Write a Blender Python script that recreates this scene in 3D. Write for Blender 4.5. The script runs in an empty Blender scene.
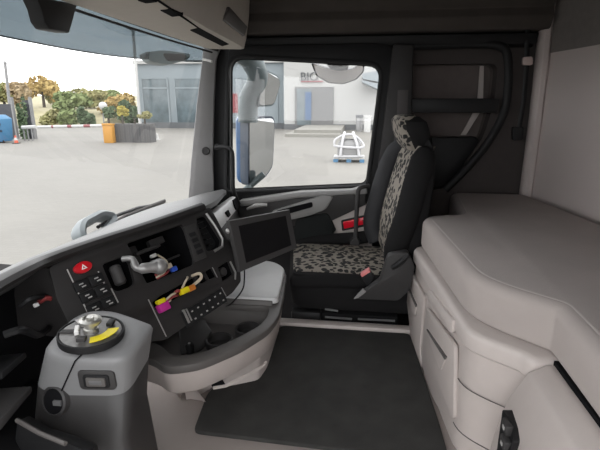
import bpy, bmesh, math, random
from mathutils import Vector, Matrix
random.seed(7)
SC = bpy.context.scene
COL = SC.collection
PI = math.pi

# ------------------------------------------------------------------ camera, sky, exposure
cam_data = bpy.data.cameras.new('camera')
cam_data.sensor_width = 36.0
cam_data.lens = 36.0 * 451.0 / 600.0
cam_data.clip_start = 0.01
cam = bpy.data.objects.new('camera', cam_data)
COL.objects.link(cam)
cam.location = (0, 0, 1.2)
cam.rotation_euler = (math.radians(90 - 15.25), 0, math.radians(7.5))
SC.camera = cam

SKY_STRENGTH = 3.4
world = bpy.data.worlds.new('overcast_sky')
SC.world = world
world.use_nodes = True
wn = world.node_tree.nodes
bg = wn['Background']
bg.inputs['Color'].default_value = (0.985, 0.99, 1.0, 1)
bg.inputs['Strength'].default_value = SKY_STRENGTH
SC.view_settings.view_transform = 'Standard'
SC.view_settings.look = 'None'
SC.view_settings.gamma = 1.0
SC.view_settings.exposure = 0.0
SC.view_settings.use_curve_mapping = False

# ------------------------------------------------------------------ materials
def nodes_of(name):
    m = bpy.data.materials.new(name)
    m.use_nodes = True
    return m, m.node_tree.nodes, m.node_tree.links

def mat(name, col, rough=0.5, metal=0.0, vary=0.06, scale=30.0, bump=0.0, bscale=300.0, spec=0.5):
    m, n, l = nodes_of(name)
    b = n['Principled BSDF']
    b.inputs['Roughness'].default_value = rough
    b.inputs['Metallic'].default_value = metal
    b.inputs['Specular IOR Level'].default_value = spec
    tc = n.new('ShaderNodeTexCoord')
    no = n.new('ShaderNodeTexNoise')
    no.inputs['Scale'].default_value = scale
    no.inputs['Detail'].default_value = 4
    l.new(tc.outputs['Object'], no.inputs['Vector'])
    mx = n.new('ShaderNodeMix'); mx.data_type = 'RGBA'
    lo = [max(0, c * (1 - vary)) for c in col]; hi = [min(1, c * (1 + vary)) for c in col]
    mx.inputs['A'].default_value = (*lo, 1); mx.inputs['B'].default_value = (*hi, 1)
    l.new(no.outputs['Fac'], mx.inputs['Factor'])
    l.new(mx.outputs['Result'], b.inputs['Base Color'])
    if bump:
        n2 = n.new('ShaderNodeTexNoise'); n2.inputs['Scale'].default_value = bscale
        l.new(tc.outputs['Object'], n2.inputs['Vector'])
        bp = n.new('ShaderNodeBump'); bp.inputs['Strength'].default_value = bump
        bp.inputs['Distance'].default_value = 0.002
        l.new(n2.outputs['Fac'], bp.inputs['Height']); l.new(bp.outputs['Normal'], b.inputs['Normal'])
    return m

def glass_mat(name, tint=(1, 1, 1), refl=0.06):
    m, n, l = nodes_of(name)
    n.remove(n['Principled BSDF'])
    tr = n.new('ShaderNodeBsdfTransparent'); tr.inputs['Color'].default_value = (*tint, 1)
    gl = n.new('ShaderNodeBsdfGlossy'); gl.inputs['Roughness'].default_value = 0.02
    lw = n.new('ShaderNodeLayerWeight'); lw.inputs['Blend'].default_value = 0.5
    pw = n.new('ShaderNodeMath'); pw.operation = 'POWER'; pw.inputs[1].default_value = 4.0
    sc_ = n.new('ShaderNodeMath'); sc_.operation = 'MULTIPLY_ADD'; sc_.inputs[1].default_value = 0.6; sc_.inputs[2].default_value = refl*.6
    l.new(lw.outputs['Facing'], pw.inputs[0]); l.new(pw.outputs[0], sc_.inputs[0])
    mx = n.new('ShaderNodeMixShader')
    l.new(sc_.outputs[0], mx.inputs['Fac']); l.new(tr.outputs[0], mx.inputs[1]); l.new(gl.outputs[0], mx.inputs[2])
    l.new(mx.outputs[0], n['Material Output'].inputs['Surface'])
    return m

def visor_mat():
    m, n, l = nodes_of('tinted_acrylic')
    n.remove(n['Principled BSDF'])
    tr = n.new('ShaderNodeBsdfTransparent'); tr.inputs['Color'].default_value = (0.40, 0.45, 0.475, 1)
    di = n.new('ShaderNodeBsdfPrincipled'); di.inputs['Base Color'].default_value = (0.05, 0.06, 0.07, 1)
    di.inputs['Roughness'].default_value = 0.1
    mx = n.new('ShaderNodeMixShader'); mx.inputs['Fac'].default_value = 0.4
    l.new(tr.outputs[0], mx.inputs[1]); l.new(di.outputs[0], mx.inputs[2])
    l.new(mx.outputs[0], n['Material Output'].inputs['Surface'])
    return m

def pattern_fabric():
    m, n, l = nodes_of('patterned_seat_fabric')
    b = n['Principled BSDF']; b.inputs['Roughness'].default_value = 0.9
    tc = n.new('ShaderNodeTexCoord')
    nd = n.new('ShaderNodeTexNoise'); nd.inputs['Scale'].default_value = 30; nd.inputs['Detail'].default_value = 2
    l.new(tc.outputs['Object'], nd.inputs['Vector'])
    mp = n.new('ShaderNodeVectorMath'); mp.operation = 'MULTIPLY_ADD'
    mp.inputs[1].default_value = (0.03, 0.03, 0.03)
    l.new(nd.outputs['Color'], mp.inputs[0]); l.new(tc.outputs['Object'], mp.inputs[2])
    vo = n.new('ShaderNodeTexVoronoi'); vo.feature = 'F1'; vo.inputs['Scale'].default_value = 46
    l.new(mp.outputs[0], vo.inputs['Vector'])
    r1 = n.new('ShaderNodeValToRGB'); r1.color_ramp.elements[0].position = 0.45; r1.color_ramp.elements[1].position = 0.53
    r1.color_ramp.elements[0].color = (0.012, 0.012, 0.012, 1); r1.color_ramp.elements[1].color = (0.27, 0.24, 0.205, 1)
    l.new(vo.outputs['Distance'], r1.inputs['Fac'])
    l.new(r1.outputs['Color'], b.inputs['Base Color'])
    return m

def paving():
    m, n, l = nodes_of('wet_block_paving')
    b = n['Principled BSDF']; b.inputs['Roughness'].default_value = 0.75
    tc = n.new('ShaderNodeTexCoord')
    br = n.new('ShaderNodeTexBrick'); br.inputs['Scale'].default_value = 2.2
    br.inputs['Color1'].default_value = (0.180, 0.173, 0.155, 1); br.inputs['Color2'].default_value = (0.168, 0.161, 0.144, 1)
    br.inputs['Mortar'].default_value = (0.15, 0.144, 0.128, 1); br.inputs['Mortar Size'].default_value = 0.01
    l.new(tc.outputs['Object'], br.inputs['Vector'])
    no = n.new('ShaderNodeTexNoise'); no.inputs['Scale'].default_value = 0.16; no.inputs['Detail'].default_value = 6
    l.new(tc.outputs['Object'], no.inputs['Vector'])
    rr = n.new('ShaderNodeValToRGB'); rr.color_ramp.elements[0].position = 0.35; rr.color_ramp.elements[1].position = 0.65
    rr.color_ramp.elements[0].color = (0.84, 0.84, 0.85, 1); rr.color_ramp.elements[1].color = (1, 1, 1, 1)
    l.new(no.outputs['Fac'], rr.inputs['Fac'])
    mx = n.new('ShaderNodeMix'); mx.data_type = 'RGBA'; mx.blend_type = 'MULTIPLY'; mx.inputs['Factor'].default_value = 1
    l.new(br.outputs['Color'], mx.inputs['A']); l.new(rr.outputs['Color'], mx.inputs['B'])
    l.new(mx.outputs['Result'], b.inputs['Base Color'])
    return m

def stone_wall():
    m, n, l = nodes_of('grey_brick')
    b = n['Principled BSDF']; b.inputs['Roughness'].default_value = 0.9
    tc = n.new('ShaderNodeTexCoord')
    br = n.new('ShaderNodeTexBrick'); br.inputs['Scale'].default_value = 3
    br.inputs['Color1'].default_value = (0.085, 0.082, 0.082, 1); br.inputs['Color2'].default_value = (0.06, 0.06, 0.062, 1)
    br.inputs['Mortar'].default_value = (0.12, 0.12, 0.12, 1)
    l.new(tc.outputs['Object'], br.inputs['Vector']); l.new(br.outputs['Color'], b.inputs['Base Color'])
    return m

def leaf(name, c1, c2):
    m, n, l = nodes_of(name)
    b = n['Principled BSDF']; b.inputs['Roughness'].default_value = 0.8
    tc = n.new('ShaderNodeTexCoord'); no = n.new('ShaderNodeTexNoise'); no.inputs['Scale'].default_value = 0.7
    l.new(tc.outputs['Object'], no.inputs['Vector'])
    mx = n.new('ShaderNodeMix'); mx.data_type = 'RGBA'
    mx.inputs['A'].default_value = (*c1, 1); mx.inputs['B'].default_value = (*c2, 1)
    l.new(no.outputs['Fac'], mx.inputs['Factor']); l.new(mx.outputs['Result'], b.inputs['Base Color'])
    return m

M = dict(
    beige=mat('beige_plastic', (0.50, 0.445, 0.42), 0.55, bump=0.1, bscale=900),
    beige_light=mat('light_beige_plastic', (0.53, 0.475, 0.45), 0.5),
    beige_head=mat('headliner_beige', (0.52, 0.475, 0.42), 0.7),
    vinyl=mat('rear_wall_vinyl', (0.55, 0.485, 0.465), 0.7, vary=0.05, scale=4),
    vinyl_dark=mat('upper_wall_fabric', (0.20, 0.18, 0.17), 0.9, vary=0.15, scale=40),
    mattress=mat('mattress_fabric', (0.40, 0.355, 0.335), 0.95, vary=0.1, scale=7, bump=0.3, bscale=700),
    mattress_top=mat('mattress_top_cloth', (0.45, 0.405, 0.385), 0.97, vary=0.12, scale=6, bump=0.4, bscale=600),
    carpet=mat('black_carpet_mat', (0.03, 0.029, 0.027), 0.95, vary=0.55, scale=14, bump=0.5, bscale=600),
    floor=mat('floor_beige', (0.29, 0.252, 0.235), 0.7),
    black=mat('black_plastic', (0.015, 0.015, 0.016), 0.5, vary=0.2, spec=0.25),
    black_matt=mat('matt_black', (0.012, 0.012, 0.013), 0.85, vary=0.2, spec=0.12),
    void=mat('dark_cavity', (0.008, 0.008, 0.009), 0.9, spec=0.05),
    fascia=mat('fascia_soft_black', (0.030, 0.028, 0.028), 0.5, vary=0.12, bump=0.1, bscale=1200, spec=0.3),
    charcoal=mat('charcoal_plastic', (0.042, 0.040, 0.040), 0.55, vary=0.1, bump=0.1, bscale=900, spec=0.3),
    dark_trim=mat('dark_grey_trim', (0.10, 0.092, 0.088), 0.55),
    column=mat('column_grey_plastic', (0.20, 0.20, 0.203), 0.42, vary=0.05, bump=0.08, bscale=1500),
    column_dark=mat('column_dark_plastic', (0.04, 0.038, 0.038), 0.5, vary=0.08, bump=0.1, bscale=1500),
    dashgrey=mat('dash_top_grey', (0.125, 0.125, 0.126), 0.42, vary=0.06, bump=0.1, bscale=900),  # base grey includes the sky reflection seen on the dash top
    silver=mat('satin_silver', (0.40, 0.39, 0.38), 0.48, 0.7),
    steel=mat('steel', (0.7, 0.69, 0.66), 0.25, 1.0, vary=0.15),
    shelf=mat('light_grey_shelf', (0.56, 0.56, 0.56), 0.45),
    pillar=mat('pillar_grey_trim', (0.26, 0.255, 0.255), 0.6),
    red=mat('red_plastic', (0.62, 0.01, 0.02), 0.35),
    redlens=mat('red_reflector', (0.75, 0.01, 0.03), 0.2),
    pinkred=mat('faded_red_button', (0.75, 0.22, 0.22), 0.4),
    symbol=mat('printed_symbol_grey', (0.42, 0.41, 0.40), 0.6),
    white=mat('white_plastic', (0.8, 0.79, 0.77), 0.45),
    yellow=mat('yellow_sticker', (0.85, 0.70, 0.01), 0.5),
    pink=mat('magenta_connector', (0.55, 0.03, 0.30), 0.4),
    orange=mat('orange_connector', (0.62, 0.20, 0.03), 0.4),
    blue=mat('blue_connector', (0.03, 0.10, 0.55), 0.4),
    cream=mat('cream_wire', (0.55, 0.47, 0.36), 0.5),
    redwire=mat('red_wire', (0.30, 0.05, 0.05), 0.5),
    screen=mat('black_glass_screen', (0.005, 0.005, 0.006), 0.2, vary=0, spec=.15),
    seatdark=mat('dark_seat_cloth', (0.016, 0.0155, 0.016), 0.85, bump=0.3, bscale=900, spec=0.12),
    seatwing=mat('grey_seat_leatherette', (0.03, 0.03, 0.033), 0.6, bump=0.2, bscale=500, spec=0.3),
    pattern=pattern_fabric(),
    sidewall=mat('dark_brown_side_trim', (0.056, 0.047, 0.045), 0.85, vary=0.12),
    cove=mat('brown_headliner_cove', (0.075, 0.064, 0.057), 0.95, vary=0.2, scale=15),
    curtain=mat('brown_curtain_cloth', (0.12, 0.10, 0.092), 0.95, vary=0.2),
    niche=mat('brown_niche_lining', (0.15, 0.125, 0.118), 0.9, vary=0.15),
    doorcloth=mat('door_dark_cloth', (0.02, 0.022, 0.022), 0.9, spec=0.1),
    doorgrey=mat('door_grey_plastic', (0.25, 0.245, 0.24), 0.5),
    greyblue=mat('grey_blue_plastic', (0.20, 0.225, 0.235), 0.5),
    nut_steel=mat('turned_steel', (0.55, 0.54, 0.51), 0.42, 0.9, vary=0.05),
    gripgrey=mat('grip_dark_silver', (0.30, 0.295, 0.29), 0.4, 0.5),
    beltgrey=mat('grey_webbing', (0.085, 0.078, 0.078), 0.85),
    rubber=mat('rubber_seal', (0.015, 0.015, 0.016), 0.55, spec=0.2),
    glass=glass_mat('clear_glass'),
    visor=visor_mat(),
    mirror=mat('mirror_glass', (0.40, 0.41, 0.415), 0.03, 1.0, vary=0),
    mirrorarm=mat('mirror_arm_teal_grey', (0.085, 0.115, 0.12), 0.5),
    mirrorblue=mat('truck_blue_paint', (0.022, 0.085, 0.21), 0.3),
    mirrorback=mat('mirror_shell_dark', (0.02, 0.035, 0.06), 0.5),
    kerbmirror=mat('kerb_mirror_face', (0.62, 0.585, 0.55), 0.45, 0.0, vary=0.03),
    paving=paving(), brick=stone_wall(),
    concrete=mat('pale_concrete', (0.20, 0.195, 0.175), 0.9, vary=0.15, scale=3),
    facade=mat('grey_facade_panel', (0.185, 0.215, 0.23), 0.7, vary=0.05, scale=1),
    facade_dark=mat('dark_plinth', (0.09, 0.095, 0.10), 0.8),
    facade_white=mat('white_facade_panel', (0.33, 0.33, 0.32), 0.7, vary=0.04, scale=1),
    shopglass=mat('dark_shop_glass', (0.085, 0.11, 0.12), 0.15, vary=0.7, scale=1.2),
    doormetal=mat('grey_door_panel', (0.12, 0.12, 0.12), 0.6),
    banner=mat('blue_banner', (0.03, 0.075, 0.16), 0.6),
    redposter=mat('red_poster', (0.20, 0.06, 0.065), 0.6),
    binblue=mat('blue_bin_plastic', (0.045, 0.15, 0.27), 0.5),
    binmark=mat('bin_mark_dark', (0.008, 0.02, 0.05), 0.6),
    barrier=mat('barrier_orange_paint', (0.42, 0.20, 0.025), 0.5),
    whitepaint=mat('white_paint', (0.42, 0.42, 0.41), 0.5),
    strapwhite=mat('white_frame_paint', (0.42, 0.42, 0.43), 0.5),
    galv=mat('galvanised_steel', (0.22, 0.22, 0.22), 0.5, 0.3),
    fence=mat('dark_fence_screen', (0.055, 0.057, 0.065), 0.8, vary=0.2, scale=2),
    bark=mat('bark', (0.06, 0.05, 0.04), 0.9),
    lgreen=leaf('green_leaves', (0.109, 0.155, 0.054), (0.202, 0.232, 0.093)),  # leaf tones here and below lightened to imitate windscreen haze
    lolive=leaf('olive_leaves', (0.171, 0.186, 0.070), (0.295, 0.264, 0.124)),
    lautumn=leaf('autumn_leaves', (0.310, 0.202, 0.078), (0.403, 0.310, 0.109)),
    lbrown=leaf('brown_leaves', (0.264, 0.186, 0.109), (0.310, 0.248, 0.139)),
    ldark=leaf('dark_green_leaves', (0.046, 0.078, 0.039), (0.093, 0.132, 0.062)),
    lyellow=leaf('yellow_leaves', (0.419, 0.341, 0.062), (0.310, 0.279, 0.078)),
    drygrass=mat('dry_grass_bank', (0.27, 0.245, 0.15), 0.95, vary=0.4, scale=0.5),
)

# ------------------------------------------------------------------ mesh helpers
V = lambda *a: Vector(a if len(a) > 1 else a[0])

class MB:
    def __init__(s): s.v, s.f = [], []
    def add(s, verts, faces):
        k = len(s.v); s.v += [Vector(p) for p in verts]; s.f += [[i + k for i in f] for f in faces]; return s
    def box(s, a, b):
        (x0, y0, z0), (x1, y1, z1) = a, b
        return s.hexa([(x0,y0,z0),(x1,y0,z0),(x1,y1,z0),(x0,y1,z0)], [(x0,y0,z1),(x1,y0,z1),(x1,y1,z1),(x0,y1,z1)])
    def hexa(s, A, B): return s.loft([A, B])
    def prism(s, pts, vec):
        vec = Vector(vec); return s.loft([[Vector(p) for p in pts], [Vector(p) + vec for p in pts]])
    def loft(s, rings, cap=True, closed=True):
        n = len(rings[0]); vs = [p for r in rings for p in r]; fs = []
        for i in range(len(rings) - 1):
            for j in range(n if closed else n - 1):
                k = (j + 1) % n; fs.append([i*n+j, i*n+k, (i+1)*n+k, (i+1)*n+j])
        if cap: fs += [list(range(n)), list(range((len(rings)-1)*n, len(rings)*n))]
        return s.add(vs, fs)
    def tube(s, path, r, seg=8, up=None):
        path = [Vector(p) for p in path]; rings = []
        prev = None
        for i, p in enumerate(path):
            d = (path[min(i+1, len(path)-1)] - path[max(i-1, 0)]).normalized()
            if prev is None:
                a = Vector(up) if up else (Vector((0,0,1)) if abs(d.z) < .9 else Vector((1,0,0)))
            else: a = prev
            a = (a - d * a.dot(d)).normalized(); prev = a; b = d.cross(a)
            rr = r[i] if isinstance(r, list) else r
            ra, rb = rr if isinstance(rr, (list, tuple)) else (rr, rr)
            rings.append([p + a*ra*math.cos(t*2*PI/seg) + b*rb*math.sin(t*2*PI/seg) for t in range(seg)])
        return s.loft(rings)
    def lathe(s, o, axis, prof, seg=24):
        axis = Vector(axis).normalized(); o = Vector(o)
        a = axis.orthogonal().normalized(); b = axis.cross(a)
        return s.loft([[o + axis*h + (a*math.cos(t*2*PI/seg) + b*math.sin(t*2*PI/seg))*max(r, 1e-4) for t in range(seg)] for r, h in prof])
    def ball(s, c, r, seg=14, rings=8):
        c = Vector(c); r = r if isinstance(r, (tuple, list)) else (r, r, r); R = []
        for i in range(rings + 1):
            t = -PI/2 + PI*i/rings; k = max(math.cos(t), 1e-3)
            R.append([c + Vector((r[0]*k*math.cos(j*2*PI/seg), r[1]*k*math.sin(j*2*PI/seg), r[2]*math.sin(t))) for j in range(seg)])
        return s.loft(R)
    def pillow(s, pts, z0, z1, r=0.02, steps=3, rb=0.0):
        rings = []
        if rb:
            for i in range(steps):
                t = i/steps*PI/2; rings.append([(x, y, z0 + rb*(1-math.sin(t))) for x, y in offset(pts, rb*(1-math.cos(t)))][:] )
            rings = rings[::-1]
            rings = [[(x, y, z0 + rb*(1-math.cos(i/steps*PI/2))) for x, y in offset(pts, rb*(1-math.sin(i/steps*PI/2)))] for i in range(steps+1)]
        else: rings = [[(x, y, z0) for x, y in pts]]
        for i in range(steps + 1):
            t = i/steps*PI/2
            rings.append([(x, y, z1 - r + r*math.sin(t)) for x, y in offset(pts, r*(1-math.cos(t)))])
        return s.loft(rings)
    def build(s, name, m, parent=None, smooth=True, bevel=0.0, bseg=2, angle=38):
        return link(name, s.v, s.f, m, parent, smooth, bevel, bseg, angle)

def offset(pts, d):
    """move a closed outline inwards by d"""
    n = len(pts); out = []
    area = sum(pts[i][0]*pts[(i+1)%n][1] - pts[(i+1)%n][0]*pts[i][1] for i in range(n))
    sg = 1 if area > 0 else -1
    for i in range(n):
        p, q, w = Vector(pts[i-1][:2]), Vector(pts[i][:2]), Vector(pts[(i+1)%n][:2])
        a = (q-p).normalized(); b = (w-q).normalized()
        na, nb = Vector((-a.y, a.x))*sg, Vector((-b.y, b.x))*sg
        k = na + nb
        if k.length < 1e-6: k = na
        k.normalize(); c = max(k.dot(na), .35)
        r = q + k*d/c; out.append((r.x, r.y))
    return out

def rp(pts, r, n=4):
    """round the corners of an outline (r: one radius or one per corner)"""
    out = []; N = len(pts)
    for i in range(N):
        p, q, w = Vector(pts[i-1]), Vector(pts[i]), Vector(pts[(i+1)%N])
        rr = r[i] if isinstance(r, list) else r
        if rr <= 0: out.append(tuple(q)); continue
        a, b = (p-q), (w-q)
        da, db = min(rr, a.length*.48), min(rr, b.length*.48)
        A, B = q + a.normalized()*da, q + b.normalized()*db
        for k in range(n + 1):
            t = k/n; out.append(tuple(A*(1-t)**2 + q*2*t*(1-t) + B*t*t))
    return out

ORG = {}
def link(name, verts, faces, m, parent=None, smooth=True, bevel=0.0, bseg=2, angle=38):
    me = bpy.data.meshes.new(name)
    verts = [Vector(p) for p in verts]
    lo = Vector([min(p[i] for p in verts) for i in range(3)]); hi = Vector([max(p[i] for p in verts) for i in range(3)])
    o = (lo + hi)/2
    if parent is None: o.z = lo.z
    bm = bmesh.new()
    vs = [bm.verts.new(p - o) for p in verts]
    for f in faces:
        try: bm.faces.new([vs[i] for i in f])
        except ValueError: pass
    bmesh.ops.remove_doubles(bm, verts=bm.verts, dist=1e-5)
    bmesh.ops.recalc_face_normals(bm, faces=bm.faces)
    if bevel:
        ed = [e for e in bm.edges if len(e.link_faces) == 2 and e.calc_face_angle(0) > math.radians(30)]
        bmesh.ops.bevel(bm, geom=ed, offset=bevel, segments=bseg, affect='EDGES', profile=.5, clamp_overlap=True)
    bm.to_mesh(me); bm.free()
    if smooth:
        for p in me.polygons: p.use_smooth = True
        me.set_sharp_from_angle(angle=math.radians(angle))
    me.materials.append(m if not isinstance(m, str) else M[m])
    ob = bpy.data.objects.new(name, me); COL.objects.link(ob)
    ORG[ob.name] = o
    if parent is not None:
        ob.parent = parent; ob.location = o - ORG[parent.name]
    else: ob.location = o
    return ob

def tag(o, label=None, cat=None, group=None, kind=None):
    if label: o['label'] = label
    if cat: o['category'] = cat
    if group: o['group'] = group
    if kind: o['kind'] = kind
    return o

def thing(name, loc, label=None, cat=None, group=None, kind=None):
    o = bpy.data.objects.new(name, None); COL.objects.link(o); o.location = loc
    o.empty_display_size = 0.05
    ORG[o.name] = Vector(loc); return tag(o, label, cat, group, kind)

def copy_tree(o, loc, parent=None):
    c = o.copy(); COL.objects.link(c); c.parent = parent
    if parent is None:
        c.location = loc; ORG[c.name] = Vector(loc)
    for ch in list(o.children):
        copy_tree(ch, None, c)
    return c

def plate_geo(outer, holes, thick, bevel=0.0):
    cu = bpy.data.curves.new('tmp', 'CURVE'); cu.dimensions = '2D'; cu.fill_mode = 'BOTH'
    cu.extrude = max(thick/2 - bevel, 1e-4); cu.bevel_depth = bevel; cu.bevel_resolution = 1; cu.offset = -bevel
    for pts in [outer] + list(holes):
        sp = cu.splines.new('POLY'); sp.points.add(len(pts)-1)
        for i, p in enumerate(pts): sp.points[i].co = (p[0], p[1], 0, 1)
        sp.use_cyclic_u = True
    ob = bpy.data.objects.new('tmp', cu); COL.objects.link(ob)
    dg = bpy.context.evaluated_depsgraph_get()
    me = bpy.data.meshes.new_from_object(ob.evaluated_get(dg))
    vs = [v.co.copy() for v in me.vertices]; fs = [list(p.vertices) for p in me.polygons]
    bpy.data.objects.remove(ob); bpy.data.curves.remove(cu); bpy.data.meshes.remove(me)
    return vs, fs

def text_geo(txt, size, thick):
    cu = bpy.data.curves.new('tmp', 'FONT'); cu.body = txt; cu.size = size; cu.extrude = thick/2; cu.align_x = 'CENTER'; cu.align_y = 'CENTER'
    ob = bpy.data.objects.new('tmp', cu); COL.objects.link(ob)
    dg = bpy.context.evaluated_depsgraph_get()
    me = bpy.data.meshes.new_from_object(ob.evaluated_get(dg))
    vs = [v.co.copy() for v in me.vertices]; fs = [list(p.vertices) for p in me.polygons]
    bpy.data.objects.remove(ob); bpy.data.curves.remove(cu); bpy.data.meshes.remove(me)
    return vs, fs

class Frame:
    """a flat working frame: s along u, t along d, n outwards"""
    def __init__(s, o, u, d, n): s.o, s.u, s.d, s.n = V(o), V(u), V(d), V(n)
    def P(s, a, b, n=0.0): return s.o + s.u*a + s.d*b + s.n*n
    def plate(s, name, m, outer, holes=(), n0=0.0, thick=0.01, bevel=0.0, parent=None):
        vs, fs = plate_geo(outer, holes, thick, bevel)
        return link(name, [s.P(p.x, p.y, n0 + p.z) for p in vs], fs, m, parent)
    def cavity(s, mb, pts, depth, n0=0.0):
        """an open-fronted hollow behind a hole"""
        A = [s.P(a, b, n0) for a, b in pts]; B = [s.P(a, b, n0-depth) for a, b in pts]
        n = len(pts); mb.add(A + B, [[j, (j+1)%n, n+(j+1)%n, n+j] for j in range(n)] + [list(range(n, 2*n))])
        return mb
    def block(s, mb, a0, a1, b0, b1, n0, n1):
        return mb.loft([[s.P(a0,b0,n0), s.P(a1,b0,n0), s.P(a1,b1,n0), s.P(a0,b1,n0)], [s.P(a0,b0,n1), s.P(a1,b0,n1), s.P(a1,b1,n1), s.P(a0,b1,n1)]])
    def solid(s, mb, pts, n0, n1):
        return mb.loft([[s.P(a,b,n0) for a, b in pts], [s.P(a,b,n1) for a, b in pts]])

def bez(pts, n=8):
    """smooth path through points (Catmull-Rom)"""
    P = [Vector(p) for p in pts]; out = []
    for i in range(len(P)-1):
        a, b, c, d = P[max(i-1,0)], P[i], P[i+1], P[min(i+2, len(P)-1)]
        for k in range(n):
            t = k/n; out.append(.5*((2*b) + (c-a)*t + (2*a-5*b+4*c-d)*t*t + (3*b-a-3*c+d)*t**3))
    return out + [P[-1]]

def S(name, m, mb=None, **k):
    o = mb.build(name, m, **k); o['kind'] = 'structure'; return o

# ------------------------------------------------------------------ cab shell (setting)
fl = MB().prism(rp([(-.95,.70,0),(.30,.70,0),(.30,1.54,0),(-.95,1.54,0)], 0), (0,0,.375)).box((-.95,.1,-.05),(.9,2.2,0))
S('floor', 'floor', fl)
S('trim_1', 'beige_light', MB().box((-.30,1.525,.376),(.26,1.565,.398)), bevel=.006)

# wall behind the passenger door, with the storage niche opening
WF = Frame((0,2.13,0),(1,0,0),(0,0,1),(0,-1,0))
niche = rp([(.215,.79),(.30,.79),(.415,.82),(.545,1.05),(.575,1.20),(.575,1.36),(.20,1.36),(.20,.79)], .04)
doorhole = rp([(-.66,.60),(.10,.60),(.10,1.41),(-.66,1.41)], .06)
ow = WF.plate('wall_passenger', M['sidewall'], [(-.70,-.05),(.92,-.05),(.92,1.78),(-.62,1.78)], [niche, doorhole], -.04, .07)
ow['kind'] = 'structure'
nb = MB(); WF.cavity(nb, offset(niche, -.003), .10, -.03)
S('wall_recess', 'niche', nb, smooth=False)
# rear wall, bulging a little, lower vinyl and darker upper fabric
rw = [(.755,2.11),(.775,2.02),(.80,1.9),(.842,1.66),(.87,1.35),(.88,1.0),(.88,.1)]
rwo = [(x+.05, y+.0) for x, y in rw]
def wallband(z0, z1, dx=0.0):
    return MB().loft([[(x+dx, y, z0) for x, y in rw] + [(x+.06, y, z0) for x, y in rw[::-1]], [(x+dx, y, z1) for x, y in rw] + [(x+.06, y, z1) for x, y in rw[::-1]]])
S('wall_rear', 'vinyl', wallband(.0, 1.396))
S('wall_rear_upper', 'vinyl_dark', wallband(1.394, 1.78, -.005))
ct = bez([(.745,2.105,.70),(.745,2.105,1.1),(.735,2.105,1.5),(.715,2.105,1.78)], 6)
S('trim_2', 'vinyl', MB().tube(ct, [(.028,.036)]*len(ct), 10, up=(1,0,0)))
S('wall_driver', 'black_matt', MB().box((.34,.04,-.05),(.92,.10,1.78)).box((-.86,.04,-.05),(-.70,.10,1.78)).box((-.70,.04,1.55),(.34,.10,1.78)))
S('ceiling', 'black_matt', MB().box((-.70,.05,1.76),(.95,2.2,1.80)))
# headliner cove and curtain pelmet above the passenger door
S('trim_3', 'cove', MB().prism([(-.60,2.13,1.475),(-.60,2.06,1.485),(-.60,2.035,1.53),(-.60,2.05,1.565),(-.60,2.0,1.60),(-.60,2.0,1.76),(-.60,2.13,1.76)], (1.34,0,0)), bevel=.006)
S('trim_6', 'black', MB().prism([(-.60,2.13,1.42),(-.60,2.075,1.43),(-.60,2.065,1.47),(-.60,2.13,1.478)], (1.30,0,0)), bevel=.004)

# windscreen
wb = [(-.80,.12,.815),(-.835,.5,.81),(-.85,.9,.80),(-.865,1.3,.79),(-.855,1.7,.775),(-.825,1.92,.765),(-.775,2.08,.755)]
wt = [(-.67,.12,1.425),(-.70,.5,1.425),(-.71,.9,1.42),(-.715,1.3,1.42),(-.712,1.7,1.42),(-.70,1.92,1.42),(-.67,2.06,1.42)]
g = MB()
g.loft([[V(a).lerp(V(b), k/6) for a, b in zip(wb, wt)] for k in range(7)], cap=False, closed=False)
w1 = thing('window_1', (-.80,1.2,.78), kind='structure')
g.build('windscreen_glass', M['glass'], w1)
MB().tube([V(p)+V(.012,0,-.012) for p in bez(wb, 4)], .014, 8).build('lower_seal', M['rubber'], w1)
sl = bez([(-.655,.12,1.425),(-.668,.5,1.425),(-.672,.9,1.422),(-.672,1.3,1.42),(-.668,1.7,1.42),(-.655,1.95,1.42),(-.635,2.06,1.415)], 4)
MB().tube([p+V(-.004,0,.006) for p in sl], .006, 8).tube([p+V(-.026,0,-.004) for p in sl], .004, 6).build('upper_seal', M['rubber'], w1)
# A pillar trim
pl_ = MB().loft([
    [(-0.809,2.030,0.747), (-0.693,2.070,0.742), (-0.720,2.150,0.724), (-0.828,2.130,0.725)],
    [(-0.781,2.030,0.939), (-0.688,2.070,0.935), (-0.710,2.150,0.925), (-0.805,2.130,0.926)],
    [(-0.735,2.030,1.209), (-0.669,2.070,1.209), (-0.690,2.150,1.209), (-0.757,2.130,1.209)],
    [(-0.702,2.030,1.378), (-0.651,2.070,1.381), (-0.671,2.150,1.388), (-0.722,2.130,1.387)],
    [(-0.694,2.030,1.436), (-0.621,2.070,1.439), (-0.645,2.150,1.448), (-0.709,2.130,1.447)]])
ap = S('trim_4', 'pillar', pl_, bevel=.006)
cap_ = MB().lathe((-0.714,2.052,0.979), (.25,-1,.05), [(.019,0),(.019,.006),(.015,.009),(.013,.006),(.001,.006)], 20)
cap_.build('screw_cap', M['charcoal'], ap)

S('trim_7', 'black', MB().loft([[(-0.677,2.120,1.454), (-0.589,2.120,1.453), (-0.600,2.160,1.458), (-0.685,2.160,1.459)], [(-0.727,2.120,0.705), (-0.619,2.120,0.708), (-0.631,2.160,0.698), (-0.735,2.160,0.695)]]))
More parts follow.
